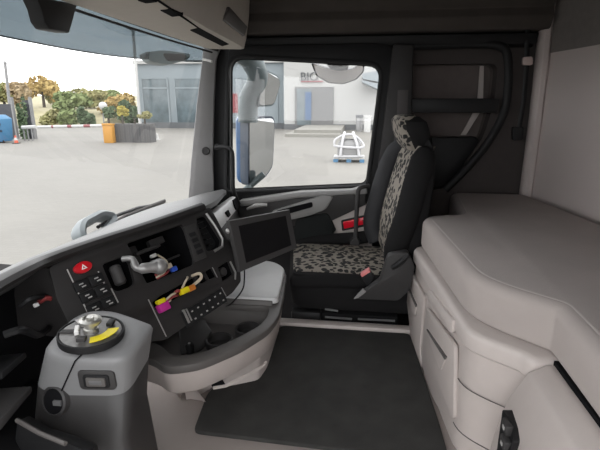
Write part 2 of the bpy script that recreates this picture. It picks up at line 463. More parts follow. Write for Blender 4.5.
# passenger door
DF = Frame((0,2.085,0),(1,0,0),(0,0,1),(0,-1,0))
d1 = thing('door_1', (-.3,2.09,0), kind='structure')
dwin = rp([(-0.621,2.085,0.790)[0::2], (0.033,2.085,0.834)[0::2], (0.078,2.085,1.350)[0::2], (-0.586,2.085,1.390)[0::2]], [.03,.03,.06,.06], 5)
dout = rp([(-.64,.10),(.150,.10),(.150,1.44),(-.59,1.44)], [.02,.04,.10,.04], 5)
DF.plate('door_frame', M['black'], dout, [offset(dwin, -.004)], 0, .05, .006, d1)
DF.plate('window_seal', M['rubber'], offset(dwin, -.016), [dwin], .03, .012, .003, d1)
dglass = MB().prism([(x, 2.105, z) for x, z in dwin], (0,.006,0)); dglass.build('side_glass', M['glass'], d1, smooth=False)
# inner door lining: light ledge, grey armrest sweep with a dark slot, dark cloth insert, beige lower moulding
LF = Frame((0,2.02,0),(1,0,0),(0,0,1),(0,-1,0))
def L2(*pts): return [p[0::2] for p in pts]
sh = MB().prism([(-0.554,2.000,0.755), (-0.263,2.000,0.806), (-0.029,2.000,0.821), (0.032,2.000,0.840), (0.043,2.000,0.804), (-0.263,2.000,0.778), (-0.546,2.000,0.727)], (0,.06,0))
sh.build('window_ledge', M['doorgrey'], d1, bevel=.008)
MB().prism([(-0.567,2.010,0.739), (0.033,2.010,0.820), (0.036,2.010,0.752), (-0.125,2.010,0.667), (-0.563,2.010,0.602)], (0,.06,0)).build('upper_lining', M['charcoal'], d1, bevel=.008)
MB().prism(rp([(-0.401,1.985,0.711), (-0.162,1.985,0.793), (-0.108,1.985,0.794), (-0.143,1.985,0.729), (-0.234,1.985,0.693), (-0.355,1.985,0.665)], .02), (0,.05,0)).build('armrest', M['doorgrey'], d1, bevel=.006)
MB().prism(rp([(-0.372,1.982,0.718), (-0.206,1.982,0.765), (-0.202,1.982,0.742), (-0.363,1.982,0.690)], .008), (0,.02,0)).build('grip_slot', M['void'], d1, smooth=False)
MB().tube([(-0.509,1.985,0.722), (-0.465,1.980,0.741), (-0.414,1.985,0.744)], [(.006,.006),(.010,.008),(.007,.006)], 8).build('door_handle', M['silver'], d1)
MB().prism(rp([(-0.282,2.000,0.678), (-0.134,2.000,0.711), (-0.106,2.000,0.641), (-0.141,2.000,0.524), (-0.311,2.000,0.496)], .02), (0,.05,0)).build('cloth_insert', M['doorcloth'], d1, bevel=.006)
MB().prism([(-0.578,2.035,0.644), (-0.082,2.035,0.738), (-0.067,2.035,0.106), (-0.600,2.035,0.069)], (0,.04,0)).build('kick_panel', M['black'], d1)
MB().prism([(-0.136,2.030,0.709), (0.063,2.030,0.762), (0.089,2.030,0.120), (-0.177,2.030,0.101), (-0.162,2.030,0.523), (-0.098,2.030,0.624)], (0,.05,0)).build('lower_lining', M['beige'], d1, bevel=.006)
rl = MB().prism(rp([(-0.066,2.015,0.667), (0.038,2.015,0.694), (0.037,2.015,0.661), (-0.060,2.015,0.634)], .006), (0,.03,0)).build('reflector', M['redlens'], d1, bevel=.003)
rl['label'] = 'red rectangular door reflector'
MB().prism(rp([(-0.075,2.022,0.672), (0.047,2.022,0.705), (0.047,2.022,0.650), (-0.069,2.022,0.622)], .006), (0,.02,0)).build('reflector_base', M['black'], d1)
# dashboard and instrument opening ------------------------------------------------------
FO,FU,FD,FN=V(-0.690,0.880,0.850),V(0.462,0.884,0.070),V(0.435,-0.158,-0.886),V(0.772,-0.440,0.458)
FF = Frame(FO, FU, FD, FN)
dash = thing('dashboard', (-.6,1.1,.4), 'dark truck dashboard with stripped centre panel and open wiring cavities', 'dashboard')
st = [  # stations along the dash: rear edge of the top, then front edge at the glass
    ((-.60,.14,.83),(-.79,.14,.815)), ((-.655,.40,.845),(-.82,.42,.812)), ((-.69,.66,.856),(-.835,.66,.806)),
    ((-.70,.86,.862),(-.842,.9,.802)), ((-.655,.965,.868),(-.85,1.05,.798)), ((-.575,1.11,.876),(-.855,1.25,.793)),
    ((-.485,1.285,.892),(-.856,1.5,.787)), ((-.475,1.335,.885),(-.853,1.66,.78)), ((-.525,1.6,.845),(-.84,1.82,.772)), ((-.59,1.9,.815),(-.80,1.98,.763)), ((-.615,2.02,.80),(-.765,2.06,.757))]
top = []
for a, b in st:
    a, b = V(a), V(b)
    m1 = a.lerp(b, .12) + V(0,0,.010); m2 = a.lerp(b, .55) + V(0,0,.012)
    top.append([a + V(0,0,-.018), a, m1, m2, b, b + V(0,0,-.04), a.lerp(b,.5) + V(0,0,-.04)])
dt = MB().loft(top).build('dash_top', M['dashgrey'], dash, angle=60)
edge = bez([(-0.600,0.561,0.898), (-0.640,0.685,0.883), (-0.660,0.772,0.874)] + [(-.688,.87,.858), (-.64,.975,.866), (-.565,1.12,.875), (-.475,1.30,.890)], 5)
MB().tube(edge, [(.013,.018)]*len(edge), 8).build('padded_edge', M['fascia'], dash)
fo = rp([(-0.0061,0.0117), (0.0545,0.0017), (0.2431,0.0031), (0.4608,-0.0003), (0.4966,0.0030), (0.5016,0.0317), (0.5102,0.1376), (0.5166,0.1953), (0.4864,0.2522), (0.4399,0.2695), (0.1777,0.2883), (0.0673,0.2432), (-0.0191,0.1843), (-0.0195,0.0852)], .008)
h_radio = rp([(0.1916,0.0206), (0.3738,0.0230), (0.3799,0.0953), (0.3536,0.1429), (0.1953,0.1364)], .006)
h_slot = rp([(0.4291,0.0204), (0.4689,0.0221), (0.4854,0.1119), (0.4666,0.1291), (0.4152,0.1240)], .010)
h_wire = rp([(0.1856,0.1865), (0.2174,0.1806), (0.3351,0.1765), (0.3361,0.2020), (0.2131,0.2078), (0.1889,0.2109)], .004)
h_sq1 = rp([(0.3479,0.1738), (0.3744,0.1749), (0.3755,0.2011), (0.3475,0.2021)], .003)
h_sq2 = rp([(0.3800,0.1756), (0.4074,0.1734), (0.4111,0.2027), (0.3810,0.2018)], .003)
h_brake = rp([(0.1078,0.0482), (0.1664,0.0483), (0.1756,0.0658), (0.1663,0.1213), (0.1519,0.1264), (0.1157,0.1245), (0.1064,0.1151)], .010)
h_knob = rp([(0.4277,0.1814), (0.4776,0.1771), (0.4742,0.2199), (0.4228,0.2257)], .005)
HO = [h_radio, h_slot, h_wire, h_sq1, h_sq2, h_brake, h_knob]
FF.plate('fascia', M['fascia'], fo, HO, 0, .012, .002, dash)
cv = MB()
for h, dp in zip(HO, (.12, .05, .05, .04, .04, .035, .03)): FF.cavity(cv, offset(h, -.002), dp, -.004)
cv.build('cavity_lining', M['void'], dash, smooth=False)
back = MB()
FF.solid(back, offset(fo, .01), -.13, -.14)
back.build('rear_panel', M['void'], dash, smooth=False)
# inside the large opening: a tachograph bracket, ribs and brackets
b_ = MB(); FF.solid(b_, rp([(0.3725,0.0321), (0.4146,0.0323), (0.4027,0.1390), (0.3565,0.1377)], .004), .001, .012); b_.build('centre_bracket', M['charcoal'], dash, bevel=.003)
b_ = MB()
for i in range(4):
    s0, t0 = (0.3763,0.0461); s1, t1 = (0.3733,0.1281)
    k = .12 + i*.22; a0 = s0 + (s1-s0)*k; c0 = t0 + (t1-t0)*k
    FF.block(b_, a0, a0+.022, c0, c0+.012, .012, .015)
b_.build('clip', M['black'], dash)
b_ = MB()
for (u0, u1, t0, t1, n0, n1) in ((.03,.11,.05,.06,-.05,-.03),(.05,.16,.10,.106,-.045,-.035),(.02,.05,.03,.08,-.09,-.05),(.10,.15,.03,.05,-.08,-.06)):
    s0, q0 = (0.1943,0.0272); FF.block(b_, s0+u0, s0+u1, q0+t0-.03, q0+t1-.03, n0, n1)
b_.build('inner_bracket', M['charcoal'], dash, bevel=.002)
# slot louvre and silver rims
b_ = MB(); FF.solid(b_, offset(h_slot, .004), -.03, -.02)
for k in range(5):
    s0, t0 = (0.4413,0.0273); s1, t1 = (0.4420,0.1204); a = s0+(s1-s0)*k/5; c = t0+(t1-t0)*k/5
    FF.block(b_, a, a+.024, c+.004, c+.008, -.02, -.008)
b_.build('air_vent', M['black'], dash)
MB().tube([FF.P(*(0.4721,0.0164), .006), FF.P(*(0.4812,0.0596), .009), FF.P(*(0.4870,0.1090), .009), FF.P(*(0.4754,0.1288), .008), FF.P(*(0.4391,0.1327), .006)], .0042, 8).build('silver_rim', M['silver'], dash)
for a, b in (((0.0276,0.0300), (0.0283,0.1375)), ((0.1029,0.1109), (0.1040,0.1491)), ((0.0915,0.0606), (0.0924,0.0930)), ((0.1790,0.1750), (0.1812,0.2816)), ((0.4074,0.1734), (0.4088,0.2067)), ((0.4068,0.2386), (0.4098,0.2694))):
    MB().tube([FF.P(*a, .007), FF.P(*b, .007)], .0016, 6).build('trim_strip', M['silver'], dash)
MB().tube([FF.P(*(0.4796,0.1812), .006), FF.P(*(0.4795,0.2187), .008), FF.P(*(0.4680,0.2377), .006)], .003, 6).build('trim_strip', M['silver'], dash)
# hazard button with its triangle
hz = MB(); hc = (0.0602,0.0390)
FF.solid(hz, [(hc[0]+.022*math.cos(t*PI/10), hc[1]+.0135*math.sin(t*PI/10)) for t in range(20)], .004, .016)
hz = hz.build('hazard_button', M['red'], dash, bevel=.003); hz['label'] = 'red oval hazard warning button'
FF.plate('hazard_triangle', M['white'], [(hc[0], hc[1]-.007), (hc[0]+.007, hc[1]+.005), (hc[0]-.007, hc[1]+.005)], [[(hc[0], hc[1]-.003), (hc[0]+.0036, hc[1]+.0032), (hc[0]-.0036, hc[1]+.0032)]], .0165, .001, 0, hz)
# rocker switches under the hazard button
for (u, v) in ((0.0410,0.0764), (0.0789,0.0767), (0.0428,0.1056), (0.0808,0.1066), (0.0457,0.1380), (0.0816,0.1389)):
    q = MB(); FF.block(q, u-.018, u+.018, v-.013, v+.013, .004, .012)
    q = q.build('rocker_switch', M['black'], dash, bevel=.003)
    q2 = MB(); FF.block(q2, u-.006, u+.004, v-.004, v-.001, .012, .0128); FF.block(q2, u-.002, u+.008, v+.003, v+.006, .012, .0128)
    q2.build('symbol', M['symbol'], q, smooth=False)
# lower row of buttons
for k in range(7):
    s0, t0 = (0.2592,0.2682); s1, t1 = (0.3931,0.2620)
    u = s0+(s1-s0)*k/6; v = t0+(t1-t0)*k/6
    q = MB(); FF.block(q, u-.012, u+.012, v-.022, v+.022, .004, .010)
    q = q.build('push_button', M['black'], dash, bevel=.002)
    q2 = MB()
    for w in ((-.012,.010) if k else (-.002,)): FF.block(q2, u-.004, u+.002, v+w, v+w+.004, .010, .0107)
    q2.build('symbol', M['symbol'], q, smooth=False)
q = MB(); s0, t0 = (0.2562,0.2608); FF.block(q, s0-.003, s0+.003, t0-.02, t0+.02, .006, .014)
FF.block(q, s0+.008, s0+.012, t0-.018, t0+.018, .006, .013); q.build('rocker_edge', M['silver'], dash, bevel=.001)
# parking brake roller and grip
q = MB(); a = FF.P(*(0.1346,0.0612), .004); b = FF.P(*(0.1326,0.1127), .004)
q.tube([a, a.lerp(b,.1), a.lerp(b,.9), b], [(.011,.009),(.016,.014),(.016,.014),(.011,.009)], 12).build('brake_roller', M['charcoal'], dash)
q = MB(); q.tube(bez([FF.P(*(0.1605,0.0545), .01), FF.P(*(0.1731,0.0649), .03), FF.P(*(0.1701,0.0891), .035), FF.P(*(0.1916,0.1005), .045), FF.P(*(0.2254,0.1081), .05)], 4), [.008]*6 + [.010]*4 + [.014]*4 + [.018]*3, 10)
q.ball(FF.P(*(0.2215,0.1095), .05), .021); q.build('brake_lever', M['gripgrey'], dash)
q = MB(); s0, t0 = (0.4506,0.2004); q.lathe(FF.P(s0, t0, -.028), FN, [(.014,0),(.014,.02),(.011,.024),(.001,.024)], 16).build('rotary_knob', M['charcoal'], dash)
# passenger-side dash face: silver strip with switches, black lower body
sf = [(-0.496,1.420,0.826), (-0.563,2.000,0.779), (-0.551,2.000,0.727), (-0.464,1.420,0.775)]
MB().loft([[V(p) for p in sf], [V(p)+V(-.03,.0,-.005) for p in sf]]).build('silver_panel', M['shelf'], dash, bevel=.003)
def onstrip(a, b): return V(sf[0]).lerp(V(sf[1]), a).lerp(V(sf[3]).lerp(V(sf[2]), a), b)
for (a0, a1, b0, b1, nm) in ((.42,.52,.45,.85,'socket'), (.80,.98,.1,.95,'corner_vent')):
    o_ = V(.004,-.002,.002)
    MB().loft([[onstrip(a0,b0)+o_, onstrip(a1,b0)+o_, onstrip(a1,b1)+o_, onstrip(a0,b1)+o_], [onstrip(a0,b0)-o_, onstrip(a1,b0)-o_, onstrip(a1,b1)-o_, onstrip(a0,b1)-o_]]).build(nm, M['void'], dash)
MB().loft([[V(sf[3])+V(-.01,0,0), V(sf[2])+V(-.01,0,0), (-.80,2.04,.74), (-.75,1.42,.78)], [(-.43,1.42,.62), (-.54,2.03,.60), (-.80,2.04,.60), (-.80,1.42,.62)]]).build('passenger_dash_body', M['charcoal'], dash, bevel=.01)
# driver side: instrument cavity with wires and bars, knee panel
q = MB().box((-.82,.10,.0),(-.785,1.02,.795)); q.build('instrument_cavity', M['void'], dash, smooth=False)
MB().loft([[V(-.80,.14,.50), V(-.55,.14,.47), V(-.60,.86,.46), V(-.80,.88,.50)], [V(-.80,.14,.54), V(-.55,.14,.57), V(-.60,.86,.56), V(-.80,.88,.54)]]).build('lower_dash_panel', M['black'], dash, bevel=.01)
cheek = [FF.P(*(-0.0061,0.0117)), FF.P(*(-0.0195,0.0852)), FF.P(*(-0.0191,0.1843))]
MB().loft([[p for p in cheek], [p + V(-.20,.04,-.01) for p in cheek]], closed=False, cap=False).build('fascia_cheek', M['fascia'], dash, smooth=False)
MB().prism([(-0.620,0.609,0.653), (-0.620,0.694,0.666), (-0.620,0.693,0.651), (-0.620,0.604,0.631)], (-.12,0,-.02)).build('column_support_bar', M['charcoal'], dash, bevel=.004)
MB().prism([(-0.660,0.673,0.705), (-0.660,0.738,0.709), (-0.660,0.739,0.697), (-0.660,0.670,0.690)], (-.10,0,-.02)).build('bracket_bar', M['black'], dash, bevel=.002)
MB().tube([(-0.740,0.884,0.798), (-0.720,0.872,0.789), (-0.720,0.884,0.769)], .005, 6).build('bracket_bar', M['charcoal'], dash)

def harness(name, label, paths, conns):
    c0 = V(paths[0][1][0]) if paths else V(conns[0][1])
    h = thing(name, c0, label, 'wiring', 'loose wiring of the stripped dashboard')
    for m, pth, r in paths: MB().tube(bez(pth, 5), r, 6).build('wire', M[m], h)
    for m, c, dx, dy, dz in conns:
        q = MB(); c = V(c); x, y, z = FU*dx, FD*dy, FN*dz
        q.loft([[c-x-y-z, c+x-y-z, c+x+y-z, c-x+y-z], [c-x-y+z, c+x-y+z, c+x+y+z, c-x+y+z]]).build('connector', M[m], h, bevel=.003)
F_ = FF.P
harness('wire_bundle', 'magenta and yellow plug with brown wires in lower slot of centre panel',
    [('redwire', [F_(*(0.2155,0.2031), .012), F_(*(0.2351,0.1973), .02), F_(*(0.2541,0.1999), .016), F_(*(0.2679,0.2000), .0)], .003),
     ('cream', [F_(*(0.2153,0.1972), .012), F_(*(0.2349,0.1913), .022), F_(*(0.2551,0.1914), .014), F_(*(0.2702,0.1890), -.01)], .003)],
    [('pink', F_(*(0.2054,0.2100), .012), .016, .011, .010), ('yellow', F_(*(0.2042,0.1936), .014), .012, .006, .009), ('cream', F_(*(0.2272,0.1997), .012), .006, .006, .006)])
harness('wire_bundle', 'yellow and orange plugs with cream wire loops in lower slot of centre panel',
    [('cream', [F_(*(0.2814,0.1878), .012), F_(*(0.2894,0.1730), .03), F_(*(0.3065,0.1678), .02), F_(*(0.3213,0.1677), -.012)], .003),
     ('cream', [F_(*(0.3134,0.1954), .012), F_(*(0.3339,0.1854), .035), F_(*(0.3379,0.1713), .03), F_(*(0.3273,0.1702), -.012)], .0045),
     ('redwire', [F_(*(0.2705,0.1952), .010), F_(*(0.2605,0.1878), .02), F_(*(0.2471,0.1938), .012)], .004)],
    [('yellow', F_(*(0.2803,0.1965), .016), .013, .008, .010), ('orange', F_(*(0.3041,0.1991), .012), .013, .008, .010)])
harness('wire_bundle', 'white and blue plugs with pink wires hanging in the large radio opening',
    [('redwire', [F_(*(0.2260,0.1259), .006), F_(*(0.2445,0.1216), .012), F_(*(0.2704,0.1169), .004), F_(*(0.2912,0.1036), -.05)], .0035),
     ('cream', [F_(*(0.2262,0.1318), .006), F_(*(0.2515,0.1273), .014), F_(*(0.2799,0.1054), .0), F_(*(0.2816,0.0758), -.03)], .003),
     ('redwire', [F_(*(0.2276,0.1353), .004), F_(*(0.2517,0.1334), .010), F_(*(0.2750,0.1277), .0), F_(*(0.3060,0.1154), -.05)], .003)],
    [('cream', F_(*(0.2733,0.1180), .008), .009, .007, .007), ('blue', F_(*(0.2872,0.1310), .004), .009, .007, .007), ('white', F_(*(0.2620,0.0747), -.02), .010, .005, .005)])
harness('wire_bundle', 'dark red wires with small white plug inside the instrument opening',
    [('redwire', [(-0.700,0.844,0.768), (-0.680,0.842,0.780), (-0.680,0.863,0.766), (-0.700,0.891,0.731)], .006),
     ('redwire', [(-0.700,0.848,0.771), (-0.690,0.858,0.775), (-0.700,0.892,0.754)], .005),
     ('black', [(-0.700,0.789,0.785), (-0.680,0.796,0.799), (-0.680,0.825,0.790), (-0.720,0.914,0.756)], .006),
     ('black', [(-0.660,0.694,0.772), (-0.640,0.716,0.772), (-0.660,0.778,0.726), (-0.680,0.834,0.711)], .008)],
    [('white', (-0.690,0.822,0.772), .006, .005, .004)])

# tablet on the fascia's right end
tb = thing('tablet_monitor', (-0.340,1.220,0.714), 'black tablet monitor mounted beside the centre panel facing the driver', 'monitor')
tq = [V((-0.361,1.200,0.875)), V((-0.212,1.370,0.873)), V((-0.187,1.360,0.749)), V((-0.332,1.190,0.724))]
tc_ = sum(tq, V(0,0,0))/4
tn = (tq[1]-tq[0]).cross(tq[3]-tq[0]).normalized()
if tn.dot(V(0,0,1.2)-tc_) < 0: tn = -tn
def inset(k, n): return [p.lerp(tc_, k) + tn*n for p in tq]
MB().loft([inset(.03,-.022), inset(0,-.016), inset(0,-.004), inset(.02,0)]).build('bezel', M['charcoal'], tb)
scq = [q.lerp(tc_, .0) for q in tq]
sc_pts = [(-0.339,1.200,0.855), (-0.228,1.350,0.853), (-0.203,1.350,0.755), (-0.316,1.200,0.744)]
su, sv = tq[1]-tq[0], tq[3]-tq[0]
sq = [tq[0].lerp(tq[1], a).lerp(tq[3].lerp(tq[2], a), b) + tn*.0008 for a, b in ((.12,.13),(.90,.13),(.90,.87),(.12,.87))]
MB().loft([[p - tn*.004 for p in sq], sq]).build('screen', M['screen'], tb, smooth=False)
MB().tube([tc_ - tn*.02, tc_ - tn*.05 + V(-.03,.0,0), V(-.44,1.34,.74)], .018, 10).build('mount_arm', M['black'], tb)
MB().tube(bez([tq[3]+V(.02,.02,.01)-tn*.02, V((-0.365,1.340,0.610)), V((-0.381,1.260,0.593)), V((-0.413,1.300,0.561))], 6), .0025, 6).build('cable', M['black'], tb)
MB().ball(V((-0.368,1.210,0.842)), .008, 8, 6).build('side_button', M['silver'], tb)
# ------------------------------------------------------------------ low storage console between the seats
con = thing('storage_console', (-.40,1.3,.376), 'low beige storage console with dark rim and two cup holders under the dashboard', 'console')
rim = rp([(-.50,.965),(-.458,.930),(-.38,.961),(-.301,1.054),(-.246,1.157),(-.232,1.242),(-.241,1.391),(-.265,1.60),(-.326,1.68),(-.60,1.68),(-.66,1.2),(-.60,.99)], .03, 3)
MB().loft([[(x,y,.376) for x,y in offset(rim,.13)], [(x,y,.458) for x,y in offset(rim,.09)], [(x,y,.468) for x,y in offset(rim,.03)], [(x,y,.486) for x,y in offset(rim,.008)], [(x,y,.546) for x,y in rim]], cap=False).build('body', M['beige'], con, angle=50)
MB().loft([[(x,y,.387) for x,y in q] for q in [offset(rp([(-.378,1.112),(-.275,1.165),(-.262,1.24),(-.268,1.50),(-.5,1.55),(-.5,1.2)],.02),.006)]] + [[(x,y,.47) for x,y in rp([(-.378,1.112),(-.275,1.165),(-.262,1.24),(-.268,1.50),(-.5,1.55),(-.5,1.2)],.02)]]).build('lower_bin', M['beige_light'], con)
CF = Frame((0,0,0),(1,0,0),(0,1,0),(0,0,1))
inn = rp([(-.50,1.02),(-.462,.985),(-.395,1.008),(-.33,1.085),(-.276,1.175),(-.264,1.235),(-.27,1.30),(-.62,1.30),(-.62,1.1)], .02, 3)
wl = MB(); wl.loft([[(x,y,.548) for x,y in inn], [(x,y,.498) for x,y in offset(inn,.008)]], cap=False); wl.build('tray_wall', M['dark_trim'], con)
CF.plate('rim', M['dark_trim'], offset(rim,-.003), [inn], .556, .024, .006, con)
cup1, cup2 = (-0.394,1.157,0.530)[:2], (-0.325,1.235,0.530)[:2]
circ = lambda c, r: [(c[0]+r*math.cos(t*PI/12), c[1]+r*math.sin(t*PI/12)) for t in range(24)]
CF.plate('tray', M['dark_trim'], offset(inn,-.005), [circ(cup1,.038), circ(cup2,.038)], .500, .006, 0, con)
for c in (cup1, cup2):
    k = MB().lathe((c[0],c[1],.520), (0,0,-1), [(.041,.018),(.041,-.004),(.038,-.006),(.034,-.004),(.031,.06),(.001,.06)], 24)
    k = k.build('cup_holder', M['charcoal'], con); MB().lathe((c[0],c[1],.4605),(0,0,1),[(.008,0),(.008,.003),(.001,.003)],10).build('drain_screw', M['silver'], k)
kc = (-0.468,1.112,0.540); MB().lathe((kc[0],kc[1],.503),(0,0,1),[(.016,0),(.014,.02),(.011,.026),(.001,.026)],16).build('knob', M['black'], con)
MB().lathe((kc[0],kc[1],.529),(0,0,1),[(.004,0),(.004,.002),(.001,.002)],8).build('knob_cap', M['silver'], con)
MB().prism([(-0.526,1.177,0.560), (-0.461,1.231,0.550), (-0.421,1.178,0.540), (-0.439,1.117,0.520), (-0.487,1.089,0.520)], (0,0,-.03)).build('tray_divider', M['charcoal'], con, bevel=.008)
# raised dark step and pale shelf in front of the passenger
MB().loft([[(-.62,1.288,.50),(-.268,1.288,.50),(-.262,1.36,.50),(-.62,1.36,.50)], [(-.60,1.31,.582),(-.262,1.31,.582),(-.262,1.36,.582),(-.60,1.36,.582)]]).build('shelf_front', M['dark_trim'], con, bevel=.004)
tabo = rp([(-.60,1.315),(-.245,1.315),(-.250,1.42),(-.268,1.60),(-.33,1.665),(-.60,1.665)], [.005,.02,.02,.04,.04,.01], 4)
MB().pillow(tabo, .572, .592, .008).build('shelf', M['shelf'], con)
MB().tube([(x,y,.586) for x,y in offset(tabo[6:24],.006)], .004, 6).build('shelf_rim', M['silver'], con)
# drawer in the side of the console
MB().prism(rp([(-0.387,1.035,0.471), (-0.368,1.040,0.472), (-0.344,1.050,0.446), (-0.379,1.040,0.440)], .004), (-.02,.03,0)).build('pocket_shade', M['void'], con, smooth=False)  # dark wedge stands in for shade in the drawer pocket's corner
MB().tube([(-0.377,1.036,0.443), (-0.345,1.050,0.443), (-0.262,1.140,0.452), (-0.254,1.160,0.456)], .005, 6).build('drawer_lip', M['beige_light'], con)

# floor mat
MB().pillow(rp([(-.415,1.09),(-.40,.935),(-.05,.922),(.236,.918),(.232,1.05),(.206,1.5),(.20,1.523),(-.27,1.523)], .02), .376, .386, .004).build('floor_mat', M['carpet'])
tag(bpy.data.objects['floor_mat'], 'worn black carpet mat lying on the cab floor', 'mat')

# ------------------------------------------------------------------ steering column
scn = thing('steering_column', (-.47,.70,.40), 'grey steering column shroud with steering wheel removed and bare hub', 'steering column')
ra_ = [(-0.564,0.722,0.772), (-0.570,0.770,0.775), (-0.551,0.802,0.776), (-0.505,0.809,0.776), (-0.445,0.786,0.775), (-0.394,0.772,0.768), (-0.401,0.696,0.752), (-0.417,0.671,0.748), (-0.514,0.661,0.748), (-0.576,0.677,0.752)]
rb_ = [V(ra_[0])+V(-.02,.0,-.09), V(ra_[1])+V(-.01,.01,-.09), V(ra_[2])+V(0,.01,-.09), V(ra_[3])+V(0,.01,-.09), V(ra_[4])+V(0,.01,-.09), (-0.410,0.771,0.700), (-0.415,0.692,0.675), (-0.433,0.676,0.672), (-0.549,0.663,0.672), (-0.608,0.681,0.678)]
rc_ = [V(ra_[0])+V(-.03,.0,-.18), V(ra_[1])+V(-.01,.01,-.18), V(ra_[2])+V(0,.01,-.18), V(ra_[3])+V(0,.01,-.18), V(ra_[4])+V(0,.01,-.18), (-0.433,0.789,0.600), (-0.407,0.654,0.600), (-0.423,0.639,0.598), (-0.557,0.650,0.600), (-0.626,0.680,0.605)]
rd_ = [V(p)+V(0,.03,-.22) for p in rc_]
rad = [.02,.02,.03,.03,.03,.012,.02,.02,.03,.03]
A_, B_, C_, D_ = [rp([V(p) for p in q], rad, 4) for q in (ra_, rb_, rc_, rd_)]
ctr = sum([V(p) for p in A_], V(0,0,0))/len(A_)
ins = lambda R, k, dz: [V(p).lerp(ctr, k) + V(0,0,dz) for p in R]
mixr = lambda P, Q, t: [V(p).lerp(V(q), t) for p, q in zip(P, Q)]
MB().loft([ins(A_, .30, .006), ins(A_, .08, .004), ins(A_, .03, .001), ins(mixr(A_, B_, .06), 0, 0), mixr(A_, B_, .16), B_]).build('upper_cover', M['column'], scn, angle=55)
MB().loft([ins(B_, .01, 0), mixr(B_, C_, .1), C_, D_]).build('lower_cover', M['column_dark'], scn, angle=55)
# rectangular push switch and ignition opening on the front
FR = Frame(V(rb_[7]), (V(rb_[8])-V(rb_[7])).normalized(), (V(ra_[7])-V(rb_[7])).normalized(), (0,0,1))
FR.n = FR.u.cross(FR.d).normalized()
if FR.n.y > 0: FR.n = -FR.n
def rel(p): q = V(p) - FR.o; return q.dot(FR.u), (q - FR.u*q.dot(FR.u)).dot((FR.d - FR.u*FR.d.dot(FR.u)).normalized())
FR.d = (FR.d - FR.u*FR.d.dot(FR.u)).normalized()
sa, sb_ = rel((-0.463,0.667,0.708))
def front(w, h, m, name, r, n0, n1, par):
    q = MB(); FR.solid(q, rp([(sa-w,sb_-h),(sa+w,sb_-h),(sa+w,sb_+h),(sa-w,sb_+h)], r), n0, n1)
    return q.build(name, M[m], par, bevel=.0015)
b0 = front(.034, .021, 'column_dark', 'switch_surround', .010, -.012, .003, scn)
b1 = front(.024, .014, 'black', 'switch_bezel', .006, .0, .006, scn)
b2 = front(.018, .0095, 'dark_trim', 'switch', .004, .004, .009, scn)
front(.012, .005, 'dashgrey', 'switch_symbol', .002, .008, .0096, b2)
ig = V(rb_[8]).lerp(V(rc_[8]), .16); ax = V(-.20,-.93,.30).normalized()
MB().lathe(ig - ax*.010, ax, [(.030,0),(.029,.012),(.0245,.014),(.0235,.011),(.001,.011)], 24).build('ignition_surround', M['column_dark'], scn)
MB().lathe(ig, ax, [(.0235,0),(.0235,.0025),(.001,.0025)], 20).build('ignition_opening', M['void'], scn)
MB().box(ig + V(.004,-.010,-.002), ig + V(.020,-.005,.007)).build('lock_tab', M['dashgrey'], scn)
fl_ = [(-0.579,0.600,0.664), (-0.520,0.580,0.658), (-0.462,0.565,0.658), (-0.418,0.560,0.652), (-0.422,0.560,0.615), (-0.552,0.580,0.580), (-0.591,0.600,0.621)]
MB().loft([[V(p) for p in fl_], [V(p)+V(-.01,.04,-.02) for p in fl_]]).build('lower_flange', M['black'], scn, bevel=.006)
MB().tube([V((-0.576,0.598,0.666)), V((-0.518,0.578,0.662)), V((-0.461,0.563,0.660))], .004, 6).build('flange_edge', M['dark_trim'], scn)
sm0, sm1 = V(ra_[8]).lerp(V(ra_[7]), .18), V(rb_[8]).lerp(V(rb_[7]), .08)
MB().tube([V((-0.481,0.674,0.765)), sm0 + V(0,-.001,.001), sm0.lerp(sm1,.5) + V(0,-.001,.001), sm1 + V(0,-.001,.0)], .0014, 5).build('seam', M['void'], scn)
# the hub: clock-spring disc, steel shaft, yellow sticker, white plug
hub = V(-.492,.712,.783); hn = V(.07,-.03,1).normalized()
dsc = MB().lathe(hub - hn*.014, hn, [(.058,0),(.059,.010),(.0585,.0135),(.056,.014),(.0545,.0105),(.001,.0105)], 40).build('clock_spring', M['black'], scn)
MB().lathe(hub - hn*.014, hn, [(.0535,.0102),(.0535,.0125),(.001,.0125)], 40).build('contact_plate', mat('clock_spring_grey', (.16,.155,.15), .35, .2, vary=.7, scale=60), dsc)
MB().lathe(hub, hn, [(.0135,-.002),(.013,.006),(.011,.008),(.011,.016),(.0195,.018),(.020,.024),(.014,.027),(.011,.023),(.001,.023)], 24).build('shaft_nut', M['nut_steel'], scn)
MB().lathe(hub + hn*.022, hn, [(.007,0),(.007,.008),(.001,.008)], 6).build('centre_bolt', M['nut_steel'], scn)
arc = [hub + V(.030*math.cos(t), .030*math.sin(t), .0005) for t in [(-62+ i*9)*PI/180 for i in range(10)]]
arc2 = [hub + V(.050*math.cos(t), .050*math.sin(t), .0005) for t in [(19 - i*8.1)*PI/180 for i in range(11)]]
lab = MB().loft([[p for p in arc + arc2], [p + hn*.0012 for p in arc + arc2]]).build('sticker', M['yellow'], dsc, smooth=False); lab['label'] = 'yellow warning sticker'
def hubbox(dx, dy, ang, w, l, h, m, nm):
    x = V(math.cos(ang), math.sin(ang), 0); y = V(-math.sin(ang), math.cos(ang), 0); c = hub + V(dx, dy, 0)
    MB().loft([[c-x*w-y*l, c+x*w-y*l, c+x*w+y*l, c-x*w+y*l], [c-x*w-y*l+hn*h, c+x*w-y*l+hn*h, c+x*w+y*l+hn*h, c-x*w+y*l+hn*h]]).build(nm, M[m], dsc, bevel=.0015)
